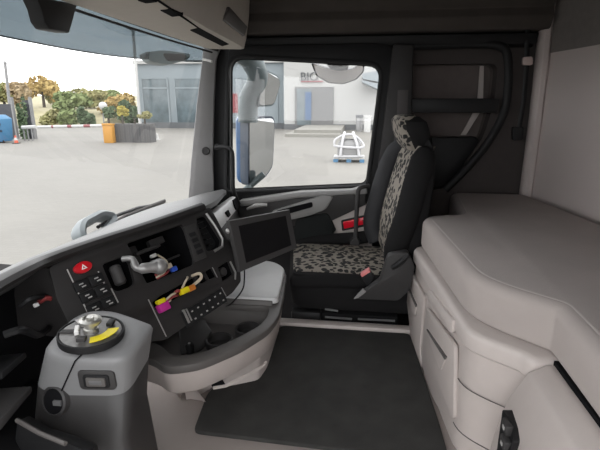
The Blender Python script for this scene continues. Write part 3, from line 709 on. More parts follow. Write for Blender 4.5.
hubbox(-.022,-.010,.5,.004,.013,.010,'white','plug'); hubbox(-.036,.022,.9,.006,.014,.006,'silver','clip'); hubbox(-.040,-.012,.2,.013,.006,.004,'charcoal','clip'); hubbox(.024,.028,.2,.006,.010,.008,'black','clip'); hubbox(.005,-.038,.2,.008,.006,.008,'charcoal','clip')
# ------------------------------------------------------------------ passenger seat
seat = thing('passenger_seat', (.0,1.80,0), 'black passenger seat with grey floral fabric centre panels by the far door', 'seat')
SA = math.radians(8)
def sp(x, y, z): return (.15 + x*math.cos(SA) - y*math.sin(SA), 1.80 + x*math.sin(SA)*0 + y*math.cos(SA), z)
def sect(xf, xb, w, z, tilt=0.0, n=5, r=.03):
    pts = rp([(xf,-w),(xb,-w),(xb,w),(xf,w)], r, n); return [sp(x, y, z + tilt*(x-xf)) for x, y in pts]
# cushion
MB().loft([sect(-.40,.05,.19,.42), sect(-.425,.08,.20,.44), sect(-.435,.09,.205,.53), sect(-.42,.09,.195,.562), sect(-.38,.08,.17,.566)]).build('cushion', M['seatdark'], seat)
MB().loft([sect(-.425,.02,.178,.545), sect(-.418,.02,.172,.568), sect(-.36,.0,.15,.578)]).build('cushion_panel', M['pattern'], seat)
q = MB().tube(bez([sp(-.42,.20,.54), sp(-.30,.205,.575), sp(-.10,.205,.60), sp(.04,.20,.64)], 5), [(.03,.028)]*16, 10).build('side_bolster', M['seatdark'], seat)
q = MB().tube(bez([sp(-.42,-.19,.525), sp(-.30,-.195,.54), sp(-.10,-.195,.545), sp(.04,-.19,.55)], 5), [(.028,.026)]*16, 10).build('side_bolster', M['seatdark'], seat)
# backrest: dark shell with side wings, patterned centre
bk = [(.60,-.04,.07,.19),(.68,-.045,.07,.195),(.80,-.015,.085,.195),(.92,.012,.095,.19),(1.00,.03,.095,.175),(1.05,.04,.09,.15),(1.07,.05,.08,.12)]
MB().loft([sect(a+.03, b, w, z, 0, 5, .035) for z, a, b, w in bk]).build('backrest', M['seatdark'], seat)
for sgn, nm in ((1, 'side_wing'), (-1, 'side_wing')):
    pth = [sp(-.03 if sgn>0 else -.02, sgn*.175, .60), sp(-.055 if sgn>0 else -.03, sgn*.185, .68), sp(-.03 if sgn>0 else .0, sgn*.19, .80), sp(.0 if sgn>0 else .025, sgn*.185, .92), sp(.03 if sgn>0 else .05, sgn*.165, 1.0), sp(.06, sgn*.14, 1.045)]
    p_ = bez(pth, 4); MB().tube(p_, [(.045,.03)]*(len(p_)-4) + [(.04,.028),(.034,.026),(.026,.022),(.014,.012)], 12, up=(1,0,0)).build(nm, M['seatwing'] if sgn > 0 else M['seatdark'], seat)
MB().loft([sect(a-.002+ .0, a+.06, w, z, 0, 4, .03) for z, a, w in ((.585,-.03,.10),(.62,-.04,.135),(.72,-.035,.145),(.80,-.02,.148),(.92,.008,.145),(1.0,.028,.135),(1.045,.05,.12))]).build('backrest_panel', M['pattern'], seat)
# headrest
MB().loft([sect(.035,.075,.085,1.030), sect(.02,.098,.095,1.050), sect(.0,.092,.100,1.093), sect(-.010,.08,.094,1.130), sect(.0,.058,.07,1.148)]).build('headrest', M['seatdark'], seat)
MB().loft([sect(.022,.055,.08,1.026), sect(.004,.05,.089,1.050), sect(-.014,.04,.094,1.093), sect(-.022,.04,.088,1.132), sect(-.012,.045,.072,1.150), sect(.004,.04,.055,1.155)]).build('headrest_panel', M['pattern'], seat)
# recliner bracket, buckle, base
rb = [(0.001,1.520,0.511), (0.087,1.520,0.586), (0.110,1.520,0.681), (0.178,1.520,0.698), (0.205,1.520,0.644), (0.193,1.520,0.557), (0.154,1.520,0.512)]
MB().prism(rp(rb, .012), (0,.04,0)).build('recliner_cover', M['charcoal'], seat, bevel=.006)
MB().tube([(0.126,1.515,0.639), (0.151,1.505,0.662), (0.180,1.510,0.691)], [(.008,.008),(.010,.008),(.007,.007)], 8).build('recliner_lever', M['black'], seat)
bq = MB().prism(rp([(0.019,1.505,0.603), (0.050,1.505,0.628), (0.065,1.505,0.602), (0.045,1.505,0.567)], .004), (0,.025,0)).build('buckle', M['black'], seat, bevel=.003)
MB().prism([(0.017,1.500,0.613), (0.046,1.500,0.635), (0.052,1.500,0.626), (0.023,1.500,0.604)], (0,.028,0)).build('buckle_button', M['pinkred'], bq, bevel=.002)['label'] = 'faded red buckle button'
MB().prism([(-0.003,1.510,0.515), (0.028,1.510,0.556), (0.039,1.510,0.545), (0.012,1.510,0.520)], (0,.01,0)).build('buckle_strap', M['doorgrey'], seat)
MB().box((-.22,1.62,0),(.17,2.0,.40)).build('seat_base', M['black_matt'], seat, bevel=.01)
MB().box((-.245,1.595,.0),(-.13,1.64,.41)).build('base_cover', M['black'], seat, bevel=.006)
for a, b in (((-0.114,1.610,0.421),(-0.063,1.610,0.416)),((-0.113,1.610,0.387),(-0.008,1.610,0.385)),((0.015,1.610,0.387),(0.156,1.610,0.388))):
    MB().tube([a, b], .0045, 6).build('slide_rail', M['galv'], seat)

# handles and belts
hb = bez([(0.045,1.980,0.844), (0.006,1.960,0.838), (-0.003,1.960,0.802), (-0.005,1.960,0.716), (-0.006,1.960,0.609)], 6)
gh = MB().tube(hb, .010, 10).build('grab_bar', M['charcoal']); tag(gh, 'black upright grab rail in front of the red door reflector', 'handle')
MB().prism(rp([(-0.034,1.950,0.588), (-0.004,1.950,0.622), (0.019,1.950,0.585), (-0.011,1.950,0.556)], .01), (0,.06,0)).build('rail_foot', M['charcoal'], gh, bevel=.004)
hb = bez([(-0.654,2.020,1.001), (-0.598,1.990,1.005), (-0.568,1.980,0.984), (-0.567,1.980,0.903), (-0.568,1.980,0.811), (-0.550,2.000,0.741)], 6)
gh = MB().tube(hb, .009, 10).build('grab_bar', M['rubber']); tag(gh, 'thin bent black grab handle beside the grey windscreen pillar', 'handle')
MB().lathe(hb[0]+V(0,.02,0), (0,-1,0), [(.014,0),(.014,.012),(.001,.012)], 12).build('mounting_plate', M['black'], gh)

# ------------------------------------------------------------------ overhead console
oc = thing('overhead_console', (-.55,1.1,1.40), 'beige overhead locker with slotted underside above the windscreen', 'overhead locker')
prof = [(-.660,1.432),(-.652,1.412),(-.455,1.409),(-.436,1.412),(-.42,1.45),(-.40,1.53),(-.39,1.62),(-.40,1.75),(-.66,1.75)]
def ocr(y, k=1.0, kz=1.0): return [(-.60+(x+.60)*k, y, 1.6+(z-1.6)*kz) for x, z in prof]
MB().loft([ocr(.15,1.05), ocr(1.0), ocr(1.4,.84), ocr(1.72,.78), ocr(1.86,.74), ocr(1.94,.68,.99), ocr(1.985,.60,.97), ocr(2.0,.50,.90)]).build('locker_body', M['beige_head'], oc, angle=50)
MB().tube([(-.36,.40,1.4095),(-.437,1.0,1.4090),(-.4815,1.39,1.409)], .0028, 6).build('parting_line', M['void'], oc)
for pts in ([(-0.478,1.104,1.409), (-0.447,1.096,1.409), (-0.446,1.172,1.409), (-0.483,1.188,1.409)], [(-0.480,0.995,1.409), (-0.452,0.984,1.409), (-0.442,1.015,1.409), (-0.475,1.026,1.409)],
            [(-0.519,1.407,1.409), (-0.476,1.365,1.409), (-0.498,1.752,1.409), (-0.542,1.809,1.409)]):
    MB().prism([V((p[0],p[1],1.4078)) for p in rp(pts,.005)], (0,0,.02)).build('vent_slot', M['void'], oc, smooth=False)
spq = [(-0.452,1.531,1.455), (-0.438,1.558,1.501), (-0.445,1.825,1.481), (-0.462,1.841,1.448)]
MB().loft([[V(p)+V(.004,-.004,-.002) for p in spq], [V(p)-V(.05,.0,0) for p in spq]]).build('side_pocket', M['dark_trim'], oc, bevel=.004)
# camera housing at the top of the windscreen
cb = [(-0.665,0.930,1.408), (-0.665,1.075,1.421), (-0.665,1.047,1.378), (-0.665,1.030,1.352), (-0.665,0.961,1.350), (-0.665,0.947,1.362), (-0.665,0.943,1.385)]
c_ = MB().loft([[V(p) for p in cb], [V(p)+V(-.035,0,.0) for p in cb]]).build('camera_housing', M['black'], bevel=.004); tag(c_, 'black sensor housing at the top of the windscreen', 'sensor')

# ------------------------------------------------------------------ niche behind the seat, straps
sb = MB().box((.205,2.06,1.155),(.575,2.20,1.215)).build('wall_shelf', M['black'], bevel=.006); tag(sb, 'black shelf bar across the side niche behind the seat', 'shelf')
MB().prism([V((0.322,2.200,1.043)), V((0.519,2.200,1.049)), V((0.535,2.200,1.022)), V((0.423,2.200,0.813)), V((0.349,2.200,0.812))], (0,-.05,0)).build('side_pocket', M['black'], bevel=.008)
tag(bpy.data.objects['side_pocket.001'] if 'side_pocket.001' in bpy.data.objects else bpy.data.objects['side_pocket'], 'black storage pocket low in the side niche behind the headrest', 'pocket')
fr = bez([(0.388,2.080,0.816), (0.459,2.080,0.899), (0.538,2.080,1.006), (0.592,2.080,1.117), (0.610,2.080,1.217), (0.596,2.080,1.368), (0.558,2.080,1.423), (0.440,2.090,1.434), (0.204,2.090,1.429)], 5)
f_ = MB().tube(fr, (.018,.014), 10).build('grab_rail', M['black']); tag(f_, 'curved black tubular rail framing the side niche by the bunk', 'rail')
MB().prism([(0.521,2.225,1.356), (0.538,2.225,1.356), (0.552,2.225,1.174), (0.489,2.225,1.052), (0.466,2.225,1.051), (0.525,2.225,1.183)], (0,.008,0)).build('strap', M['beige_light']); tag(bpy.data.objects['strap'], 'pale webbing strap hanging behind the niche shelf', 'strap')
st_ = thing('hanging_strap', (0.676,2.070,1.043), 'dark webbing strap with buckle hanging beside the rear wall', 'strap')
MB().tube([(0.640,2.075,1.629), (0.669,2.075,1.367), (0.677,2.075,1.208), (0.670,2.070,1.093)], (.010,.004), 6, up=(1,0,0)).build('webbing', M['black'], st_)
MB().prism(rp([(0.642,2.060,1.098), (0.686,2.060,1.098), (0.689,2.060,1.044), (0.649,2.060,1.039)], .008), (0,.025,0)).build('strap_buckle', M['rubber'], st_, bevel=.003)
rlm = MB().prism(rp([(0.648,2.055,1.377), (0.684,2.055,1.379), (0.689,2.055,1.346), (0.650,2.055,1.346)], .008), (0,.02,0)).build('wall_button', mat('pale_pink_plastic', (.5,.4,.37), .4), bevel=.003); tag(rlm, 'small pale square button on the dark wall near the bunk corner', 'button')
sbelt = MB().tube([(0.172,2.030,1.249), (0.174,2.030,1.146), (0.160,2.030,0.932), (0.117,2.030,0.749)], (.022,.003), 6, up=(1,0,0)).build('seat_belt', M['beltgrey']); tag(sbelt, 'grey seat belt running down the door pillar behind the passenger seat', 'seat belt')
S('trim_5', 'charcoal', MB().prism([(0.121,2.040,1.433), (0.207,2.040,1.431), (0.227,2.040,0.774), (0.072,2.040,0.769)], (0,.08,0)), bevel=.01)

# ------------------------------------------------------------------ bunk: mattress, cushion, storage
mo = rp([(.222,1.625),(.37,1.665),(.41,2.085),(.735,2.085),(.755,1.95),(.79,1.75),(.83,1.45),(.86,1.1),(.86,.12),(.388,.12),(.402,.888),(.315,.965),(.268,1.04)], [.07,.03,.05,.06,.03,.03,.03,.03,.06,.06,.006,.05,.05], 4)
ma = MB().pillow(mo, .702, .808, .028, 4, .012).build('bunk_mattress', M['mattress']); tag(ma, 'greyish beige bunk mattress with stepped front edge along the rear wall', 'mattress')
MB().pillow(offset(mo,.022), .800, .8092, .008, 3).build('top_cover', M['mattress_top'], ma)
cab = thing('storage_cabinet', (.5,1.4,0), 'large beige storage box with drawers under the far half of the bunk', 'cabinet')
co1 = rp([(.206,1.585),(.262,.97),(.30,.93),(.352,.895),(.362,.868),(.74,.868),(.74,2.09),(.38,2.09),(.35,1.63)], [.04,.03,.05,.03,.02,.02,.02,.05,.04], 4)
MB().loft([[(x,y,.0) for x,y in offset(co1,-.004)], [(x,y,.40) for x,y in offset(co1,-.006)], [(x,y,.56) for x,y in offset(co1,.0)], [(x,y,.655) for x,y in offset(co1,.004)]]).build('cabinet_body', M['beige'], cab, angle=50)
MB().pillow(offset(co1,-.008), .652, .70, .016, 4, .006).build('lid', M['beige_light'], cab)
CO,CU,CD,CN=V(0.205,1.620,0.700),V(0.087,-0.996,0.000),V(0.000,0.000,-1.000),V(-0.996,-0.087,-0.000)
KF = Frame(CO, CU, CD, CN)
KF.plate('door', M['beige'], rp([(0.0122,0.0921), (0.2563,0.0946), (0.2604,0.2846), (0.3300,0.3644), (0.1466,0.3323), (0.0074,0.2227)], .012), (), .006, .012, .004, cab)
KF.plate('door', M['beige'], rp([(0.3022,0.1108), (0.5512,0.0776), (0.5927,0.0734), (0.6401,0.2512), (0.5101,0.3160), (0.3506,0.3430), (0.2969,0.2629)], .02), (), .006, .012, .004, cab)
lt = KF.plate('latch_flap', M['beige_light'], rp([(0.2841,0.0754), (0.3357,0.0380), (0.5710,0.0173), (0.5704,0.0558), (0.3654,0.0742)], .010), (), .010, .012, .004, cab)
for pts in ([(0.0225,0.1514), (0.1884,0.1579), (0.1736,0.2096), (0.0723,0.2167)], [(0.3449,0.1631), (0.5543,0.1301), (0.5136,0.1974), (0.4265,0.1923)]):
    KF.plate('handle', M['beige_light'], rp(pts, .012), (), .012, .008, .003, cab)
    KF.plate('handle_shade', M['dark_trim'], rp([pts[0], pts[1], tuple(a*.8+b*.2 for a,b in zip(pts[1],pts[2])), tuple(a*.9+b*.1 for a,b in zip(pts[0],pts[3]))], .002), (), .015, .004, 0, cab)  # raised dark strip painted as the shade inside each handle scoop
cab2 = thing('storage_cabinet', (.6,.5,0), 'beige storage box with black switch panel under the near bunk cushion', 'cabinet')
pr = [(.388,.694),(.352,.672),(.318,.60),(.300,.50),(.296,.0),(.84,.0),(.84,.694)]
MB().loft([[(x,.858,z) for x,z in pr], [(x,.12,z) for x,z in pr]]).build('cabinet_body', M['beige'], cab2, bevel=.008)
pq = [(0.308,0.824,0.605), (0.318,0.778,0.599), (0.308,0.753,0.587), (0.302,0.750,0.553), (0.302,0.808,0.505)]
pnl = MB().loft([[V(p)+V(-.006,-.001,.001) for p in rp(pq,.006)], [V(p)+V(.02,.004,0) for p in rp(pq,.006)]]).build('switch_panel', M['black'], cab2)
for (u, v) in ((509,427), (507,443)):
    c = V((0.307,0.792,0.588)) if v == 427 else V((0.301,0.775,0.565))
    MB().box(c+V(-.010,-.014,-.012), c+V(.004,.014,.012)).build('bunk_switch', M['charcoal'], pnl, bevel=.003)
    MB().box(c+V(-.0112,-.005,-.004), c+V(-.0095,.004,.003)).build('switch_symbol', M['symbol'], pnl, smooth=False)
for z_ in (.555, .43):
    MB().tube([(x-.001,y-.002,z_) for x, y in offset(co1, -.004 if z_ > .5 else -.004) if y < 1.0 and x < .36], .0013, 6).build('panel_gap', M['dark_trim'], cab)
MB().box((.398,.12,.690),(.42,.855,.703)).build('gap_shade', M['void'], cab2)  # black bar put in as the shadow line under the mattress
# ------------------------------------------------------------------ truck exterior seen through the glass
vz = [(-.93,.2,1.375),(-.965,.9,1.375),(-.97,1.5,1.37),(-.94,1.85,1.375),(-.87,2.12,1.385),(-.76,2.34,1.395)]
vz2 = [(x+.10, y, 1.66) for x, y, _ in vz]
v1 = MB().loft([[V(a) for a in vz], [V(a).lerp(V(b),.5)+V(-.02,0,0) for a,b in zip(vz,vz2)], [V(b) for b in vz2]] , cap=False, closed=False)
sv_ = thing('sun_visor', (-.95,1.2,1.37), 'blue grey tinted sun visor outside along the top of the windscreen', 'sun visor')
vmesh = v1.build('visor_panel', M['visor'], sv_)
sm = vmesh.modifiers.new('thickness', 'SOLIDIFY'); sm.thickness = .004
MB().tube([V(p) for p in bez(vz,4)], .0025, 6).build('visor_edge', M['mirrorarm'], sv_)
fm = thing('front_mirror', (-0.828,1.950,1.385), 'pale front mirror with dark mount under the sun visor by the pillar', 'mirror')
q = [(-0.934,1.950,1.406), (-0.835,1.950,1.413), (-0.717,1.950,1.396), (-0.736,1.950,1.372), (-0.826,1.950,1.355), (-0.906,1.950,1.368)]
MB().prism(rp(q,.02), (-.07,.09,0)).build('mirror_shell', M['mirrorarm'], fm, bevel=.012)
MB().prism(rp([(-0.840,1.940,1.400), (-0.739,1.940,1.395), (-0.741,1.940,1.371), (-0.821,1.940,1.368)],.01), (-.03,.04,0)).build('mirror_mount', M['black'], fm, bevel=.004)
MB().prism([(-0.687,2.000,1.384), (-0.651,2.000,1.375), (-0.652,2.000,1.365), (-0.692,2.000,1.376)], (0,.02,0)).build('visor_clip', M['white'], sv_)
# wiper
wp = thing('wiper', (-0.900,1.495,0.775), 'dark windscreen wiper lying along the base of the glass', 'wiper')
MB().tube([(-0.895,1.443,0.760), (-0.905,1.612,0.765), (-0.905,1.985,0.749)], (.010,.005), 6).build('wiper_blade', M['dark_trim'], wp)
MB().tube([(-0.910,1.432,0.773), (-0.930,1.606,0.773), (-0.930,1.769,0.764), (-0.925,1.870,0.750)], .007, 6).build('wiper_arm', M['rubber'], wp)
# looped grab step on the truck's front
hl = [(-0.900,1.347,0.734), (-0.910,1.315,0.775), (-0.925,1.354,0.798), (-0.930,1.472,0.803), (-0.925,1.527,0.785), (-0.910,1.525,0.767), (-0.900,1.449,0.750)]
lp = MB().tube(rp([V(p) for p in hl], .02), (.032,.017), 8, up=(1,0,0)).build('entry_bar', M['greyblue']); tag(lp, 'grey looped handle standing outside at the base of the windscreen', 'handle')
# side mirrors
mi = thing('side_mirror', (-0.649,2.450,0.691), 'tall wing mirror with blue shell and two glasses outside the door window', 'mirror')
MB().tube(bez([(-.70,2.19,1.50), (-0.590,2.400,1.418), (-0.548,2.440,1.352), (-0.560,2.460,1.288), (-0.601,2.460,1.211), (-0.610,2.460,1.095)], 5), [(.045,.05)]*6+[(.05,.062)]*20, 12, up=(1,0,0)).build('mirror_arm', M['mirrorarm'], mi)
def glassy(pts, d0, nm_h, nm_g, mh, k=.10):
    P = [V(p) for p in pts]; c = sum(P, V(0,0,0))/len(P); R = [V(p) for p in rp(P, .03)]
    MB().loft([[p + V(.006,-.004,0) for p in R], [p + V(-d0,.03,0) for p in R], [V(p).lerp(c,.25) + V(-d0-.05,.05,0) for p in R]]).build(nm_h, M[mh], mi)
    MB().loft([[V(p).lerp(c,k) + V(.009,-.006,0) for p in R], [V(p).lerp(c,k) + V(.0,.0,0) for p in R]]).build(nm_g, M['mirror'], mi, smooth=False)
glassy([(-0.521,2.440,1.367), (-0.464,2.560,1.338), (-0.451,2.580,1.302), (-0.489,2.560,1.179), (-0.558,2.440,1.174)], .03, 'upper_mirror_shell', 'upper_mirror_glass', 'mirrorarm', .09)
s_ = rp([(-0.679,2.470,1.121), (-0.600,2.450,1.132), (-0.601,2.450,0.744), (-0.687,2.470,0.761)], .03)
MB().prism(s_, (-.03,.10,0)).build('blue_shell', M['mirrorblue'], mi, bevel=.015)
glassy([(-0.604,2.420,1.125), (-0.503,2.600,1.123), (-0.494,2.610,1.090), (-0.508,2.600,0.838), (-0.541,2.550,0.780), (-0.616,2.420,0.743)], .04, 'mirror_housing', 'mirror_glass', 'mirrorback', .07)
MB().tube([(-0.527,2.460,0.812), (-0.604,2.440,0.746), (-0.651,2.350,0.700), (-.66,2.17,.72)], .018, 8).build('lower_arm', M['mirrorarm'], mi)
km = thing('kerb_mirror', (-0.123,2.420,1.309), 'crescent shaped kerb mirror outside at the top of the door window', 'mirror')
kp = [(-0.260,2.400,1.390), (-0.204,2.400,1.371), (-0.123,2.400,1.353), (-0.053,2.400,1.360), (0.010,2.400,1.390), (0.007,2.400,1.345), (-0.031,2.400,1.307), (-0.096,2.400,1.286), (-0.172,2.400,1.293), (-0.234,2.400,1.328)]
MB().prism(rp(kp,.01), (0,.05,.01)).build('mirror_back', M['black'], km, bevel=.006)
kc_ = sum([V(p) for p in kp], V(0,0,0))/len(kp)
MB().prism([V(p).lerp(kc_,.07)+V(0,-.004,0) for p in rp(kp,.01)], (0,.01,0)).build('mirror_face', M['kerbmirror'], km)
MB().prism(rp([(-0.179,2.400,1.399), (-0.064,2.400,1.398), (-0.073,2.400,1.355), (-0.123,2.400,1.351), (-0.163,2.400,1.361)],.01), (0,-.24,.0)).build('mirror_mount', M['black'], km, bevel=.006)

# ------------------------------------------------------------------ the yard outside
gz = -1.3
S('ground', 'paving', MB().box((-120,3.2,gz-.3),(60,62,gz)).box((-120,-60,gz-.3),(-1.5,3.2,gz)).box((1.5,-60,gz-.3),(60,3.2,gz)).box((-1.5,-60,gz-.3),(1.5,3.2,gz-.0)))
S('terrain', 'drygrass', MB().loft([[(-140,46,gz),(-28,46,gz),(-28,120,gz),(-140,120,gz)], [(-140,52,gz+1.7),(-28,52,gz+1.4),(-28,120,gz+4.2),(-140,120,gz+4.2)]]), smooth=False)

# glass and grey-panel part of the building
bl = thing('showroom', (-14,48,gz), 'grey panelled building part with tall dark shop windows behind the pillar', 'building')
X0 = (-21.979,44.000,-1.328)[0]; X1 = (-7.159,44.000,-1.222)[0]; ZT = (-15.428,44.000,4.798)[2]
MB().box((X0,44,gz),(X1,56,ZT)).build('building_wall', M['facade'], bl, smooth=False)
MB().box((X0-.1,43.9,gz),(X1,44,gz+.55)).build('plinth', M['facade_dark'], bl, smooth=False)
MB().box((X0-.15,43.7,ZT-.05),(X1,44.3,ZT+.25)).build('roof_edge', M['facade_white'], bl, smooth=False)
for (u0, u1) in ((146,172), (179,205), (230,244), (247,278)):
    x0 = X0 + (u0-141)*(X1-X0)/(286-141); x1 = X0 + (u1-141)*(X1-X0)/(286-141)
    w = MB().box((x0,43.93,gz+.55),(x1,44.05,ZT-1.4)).build('shop_window', M['shopglass'] if u0 < 225 else M['facade'], bl, smooth=False)
    f_ = MB().box((x0,43.88,ZT-2.35),(x1,43.95,ZT-2.2)).box((x0-.08,43.88,gz+.55),(x0+.06,43.95,ZT-1.4)).box((x1-.06,43.88,gz+.55),(x1+.08,43.95,ZT-1.4)).box((x0,43.88,ZT-1.42),(x1,43.95,ZT-1.3))
    f_.build('window_frame', M['facade'], w, smooth=False)
rp_ = (-12.282,43.850,1.390); MB().box((rp_[0]-.6,43.85,rp_[2]-1.2),(rp_[0]+.45,43.92,rp_[2]+.6)).build('poster', M['redposter'], bl, smooth=False)
# white entrance block with sign
wh = thing('entrance_block', (-3,48,gz), 'white building block with grey entrance door and raised sign letters', 'building')
WX0, WX1 = X1, (3.572,43.000,-1.092)[0]
MB().box((WX0,43,gz),(WX1,56,7.0)).build('building_wall', M['facade_white'], wh, smooth=False)
MB().box((WX0,42.93,gz),(WX1,43.02,gz+.5)).build('plinth', M['facade_dark'], wh, smooth=False)
dr = MB().box(((-6.122,42.900,-1.156)[0],42.86,gz+.35),((-2.550,42.900,-1.130)[0],43.02,(-5.648,42.900,2.532)[2])).build('entrance_door', M['doormetal'], wh, smooth=False)
MB().box(((-5.919,42.800,-1.149)[0],42.80,gz+.4),((-4.598,42.800,-1.140)[0],42.87,(-5.635,42.800,2.354)[2])).build('door_pane', M['shopglass'], dr, smooth=False)
MB().box(((-5.151,42.700,-1.138)[0],42.72,(-5.153,42.700,-0.410)[2]),((-4.587,42.700,-1.134)[0],42.8,(-5.160,42.700,2.086)[2])).build('banner', M['banner'], dr, smooth=False)
def letters(name, txt, c, size, m, par):
    vs, fs = text_geo(txt, size, .08); c = V(c); return link(name, [c + V(p.x, -p.z, p.y) for p in vs], fs, m, par, smooth=False)
letters('sign_lettering', 'BIO', (-4.794,42.900,3.400), 1.05, M['facade_dark'], wh)
MB().box(((-5.556,42.900,3.057)[0],42.86,(-5.556,42.900,2.952)[2]),((-3.539,42.900,3.045)[0],42.95,(-5.556,42.900,3.065)[2])).build('sign_underline', M['redposter'], wh, smooth=False)
aw = MB().prism([(-0.025,40.000,2.982), (1.478,40.000,2.655), (1.500,40.000,2.174), (-0.020,40.000,2.822)], (0,3,0)).prism([(-0.043,40.000,3.460), (1.427,40.000,3.764), (1.470,40.000,2.814), (0.055,40.000,3.062)], (0,2.9,0)).build('awning', M['facade'], wh, smooth=False)
# entrance steps
es = thing('entrance_steps', (-5,36,gz), 'low pale stone steps in front of the entrance door', 'steps')
a_, b_ = (-5.536,33.534,-1.300), (-1.465,35.099,-1.300)
MB().box((a_[0],a_[1],gz),(b_[0],a_[1]+9,gz+.22)).build('step', M['concrete'], es, smooth=False)
MB().box((a_[0]+.5,a_[1]+1.2,gz+.22),(b_[0],a_[1]+9,gz+.46)).build('step', M['concrete'], es, smooth=False)
# pallet with white frame
pa = thing('pallet', (-0.501,19.970,-1.300), 'blue pallet standing alone on the paving under a white frame', 'pallet')
pc = V((-0.458,19.975,-1.300)); pw, pd_ = .66, .5
for k in range(3): MB().box((pc.x-pw+k*.56,pc.y-pd_,gz),(pc.x-pw+k*.56+.2,pc.y+pd_,gz+.14)).build('pallet_block', M['binblue'], pa, smooth=False)
MB().box((pc.x-pw,pc.y-pd_,gz+.14),(pc.x+pw,pc.y+pd_,gz+.22)).build('pallet_deck', M['whitepaint'], pa, smooth=False)
ld = thing('white_frame', pc+V(0,0,.22), 'white tubular frame with grey bundle strapped on the blue pallet', 'frame')
MB().pillow(rp([(pc.x-.5,pc.y-.5),(pc.x+.5,pc.y-.5),(pc.x+.5,pc.y+.5),(pc.x-.5,pc.y+.5)],.1), gz+.225, gz+.95, .25).build('bundle', M['galv'], ld)
for x0, x1 in ((-.42,-.28),(.52,.20)): MB().tube(bez([pc+V(.84*x0,-.62,.285), pc+V(.84*(x0+x1)/2,-.55,.85), pc+V(.84*x1,-.35,1.15), pc+V(.84*x1,.35,1.15), pc+V(.84*x0,.6,.285)],4), .06, 6).build('frame_tube', M['strapwhite'], ld)
MB().tube(bez([pc+V(.84*-.75,-.55,.70), pc+V(.84*-.2,-.62,.66), pc+V(.84*.5,-.62,.64), pc+V(.84*.75,-.5,.7)],4), .05, 6).tube(bez([pc+V(.84*-.75,-.55,.70), pc+V(.84*-.72,-.5,.95), pc+V(.84*-.28,-.35,1.15), pc+V(.84*.20,-.35,1.15), pc+V(.84*.6,-.4,.9), pc+V(.84*.75,-.5,.7)],4), .045, 6).build('frame_rail', M['strapwhite'], ld)
MB().tube([pc+V(.84*-.75,-.6,.25), pc+V(.84*.75,-.6,.285)], .05, 6).build('frame_rail', M['strapwhite'], ld)
# two posts by the wall
for u, lab in ((359, 'dark capped grey post by the white wall, left of the pair'), (367, 'pale post by the white wall, right of the pair')):
    b_ = V((-0.138,41.000,-1.184)) if u == 359 else V((0.551,40.000,-1.205))
    p_ = thing('bollard', (b_.x,b_.y,gz), lab, 'post', 'posts by the white wall')
    MB().lathe((b_.x,b_.y,gz),(0,0,1),[(.30,0),(.30,1.15),(.26,1.2),(.001,1.2)],12).build('post', M['galv'] if u == 359 else M['whitepaint'], p_)
    MB().lathe((b_.x,b_.y,gz+1.2),(0,0,1),[(.34,0),(.34,.2),(.001,.22)],12).build('post_cap', M['facade_dark'] if u == 359 else M['whitepaint'], p_)
# planter wall, barrier, bin, cone, railing, fence, lamps
pw_ = MB().box(((-15.752,27.600,-1.346)[0],27.6,gz),((-13.206,27.600,-1.317)[0],28.4,(-15.173,27.600,-0.146)[2])).build('planter_wall', M['brick'], smooth=False); tag(pw_, 'dark grey brick planter wall beside the orange barrier box', 'wall')
bx = thing('barrier_box', (-15.779,27.000,-1.294), 'orange parking barrier box at the end of the planter wall', 'barrier')
l_, r_ = (-16.049,27.000,-1.297), (-15.443,27.000,-1.291)
MB().box((l_[0],27,gz),(r_[0],27.4,(-15.643,27.000,-0.152)[2])).build('barrier_body', M['barrier'], bx, bevel=.03)
MB().box((l_[0]-.02,26.97,(-15.650,27.000,-0.213)[2]),(r_[0]+.02,27.43,(-15.636,27.000,-0.098)[2])).build('barrier_cap', M['barrier'], bx, bevel=.02)
MB().tube([(-15.901,27.200,-0.225), (-20.886,27.600,-0.372)], .09, 8).build('barrier_pole', M['whitepaint'], bx)
for k in range(3):
    a = V((-15.901,27.200,-0.225)).lerp(V((-20.886,27.600,-0.372)), .22+k*.27); b = a.lerp(V((-20.886,27.600,-0.372)), .12)
    MB().tube([a,b], .094, 8).build('pole_band', M['redposter'], bx)
bn = thing('waste_bin', (-22.178,26.000,-1.343), 'blue wheeled waste bin at the left edge of the yard', 'bin')
bl_, br_ = (-23.687,26.000,-1.236)[0], (-22.224,26.000,-1.219)[0]
zb, ztp = (-22.085,26.000,-1.218)[2], (-21.774,26.000,0.429)[2]
MB().loft([[(bl_+.15,26,zb),(br_-.1,26,zb),(br_-.1,27,zb),(bl_+.15,27,zb)], [(bl_,25.9,ztp-.25),(br_,25.9,ztp-.25),(br_,27.1,ztp-.25),(bl_,27.1,ztp-.25)], [(bl_+.1,26.1,ztp),(br_-.25,26.1,ztp),(br_-.25,26.9,ztp),(bl_+.1,26.9,ztp)]]).build('bin_body', M['binblue'], bn, bevel=.04)
for px_ in ((-22.392,26.000,-1.376), (-23.438,26.000,-1.389)): MB().lathe((px_[0],26.1,zb-.02),(0,1,0),[(.14,0),(.14,.1),(.001,.1)],14).build('wheel', M['rubber'], bn)
mk = (-22.338,25.900,-0.112); MB().lathe((mk[0],25.97,mk[2]),(0,-1,0),[(.20,0),(.20,.06),(.001,.06)],6).box((mk[0]-.25,25.9,mk[2]-.5),(mk[0]+.2,25.99,mk[2]-.36)).build('bin_marking', M['binmark'], bn, smooth=False)
tc2 = V((-21.310,26.000,-1.302)); cn_ = thing('traffic_cone', (tc2.x,26,gz), 'small red and white traffic cone beside the blue bin', 'cone')
MB().box((tc2.x-.17,25.83,gz),(tc2.x+.17,26.17,gz+.04)).build('cone_base', M['rubber'], cn_, smooth=False)
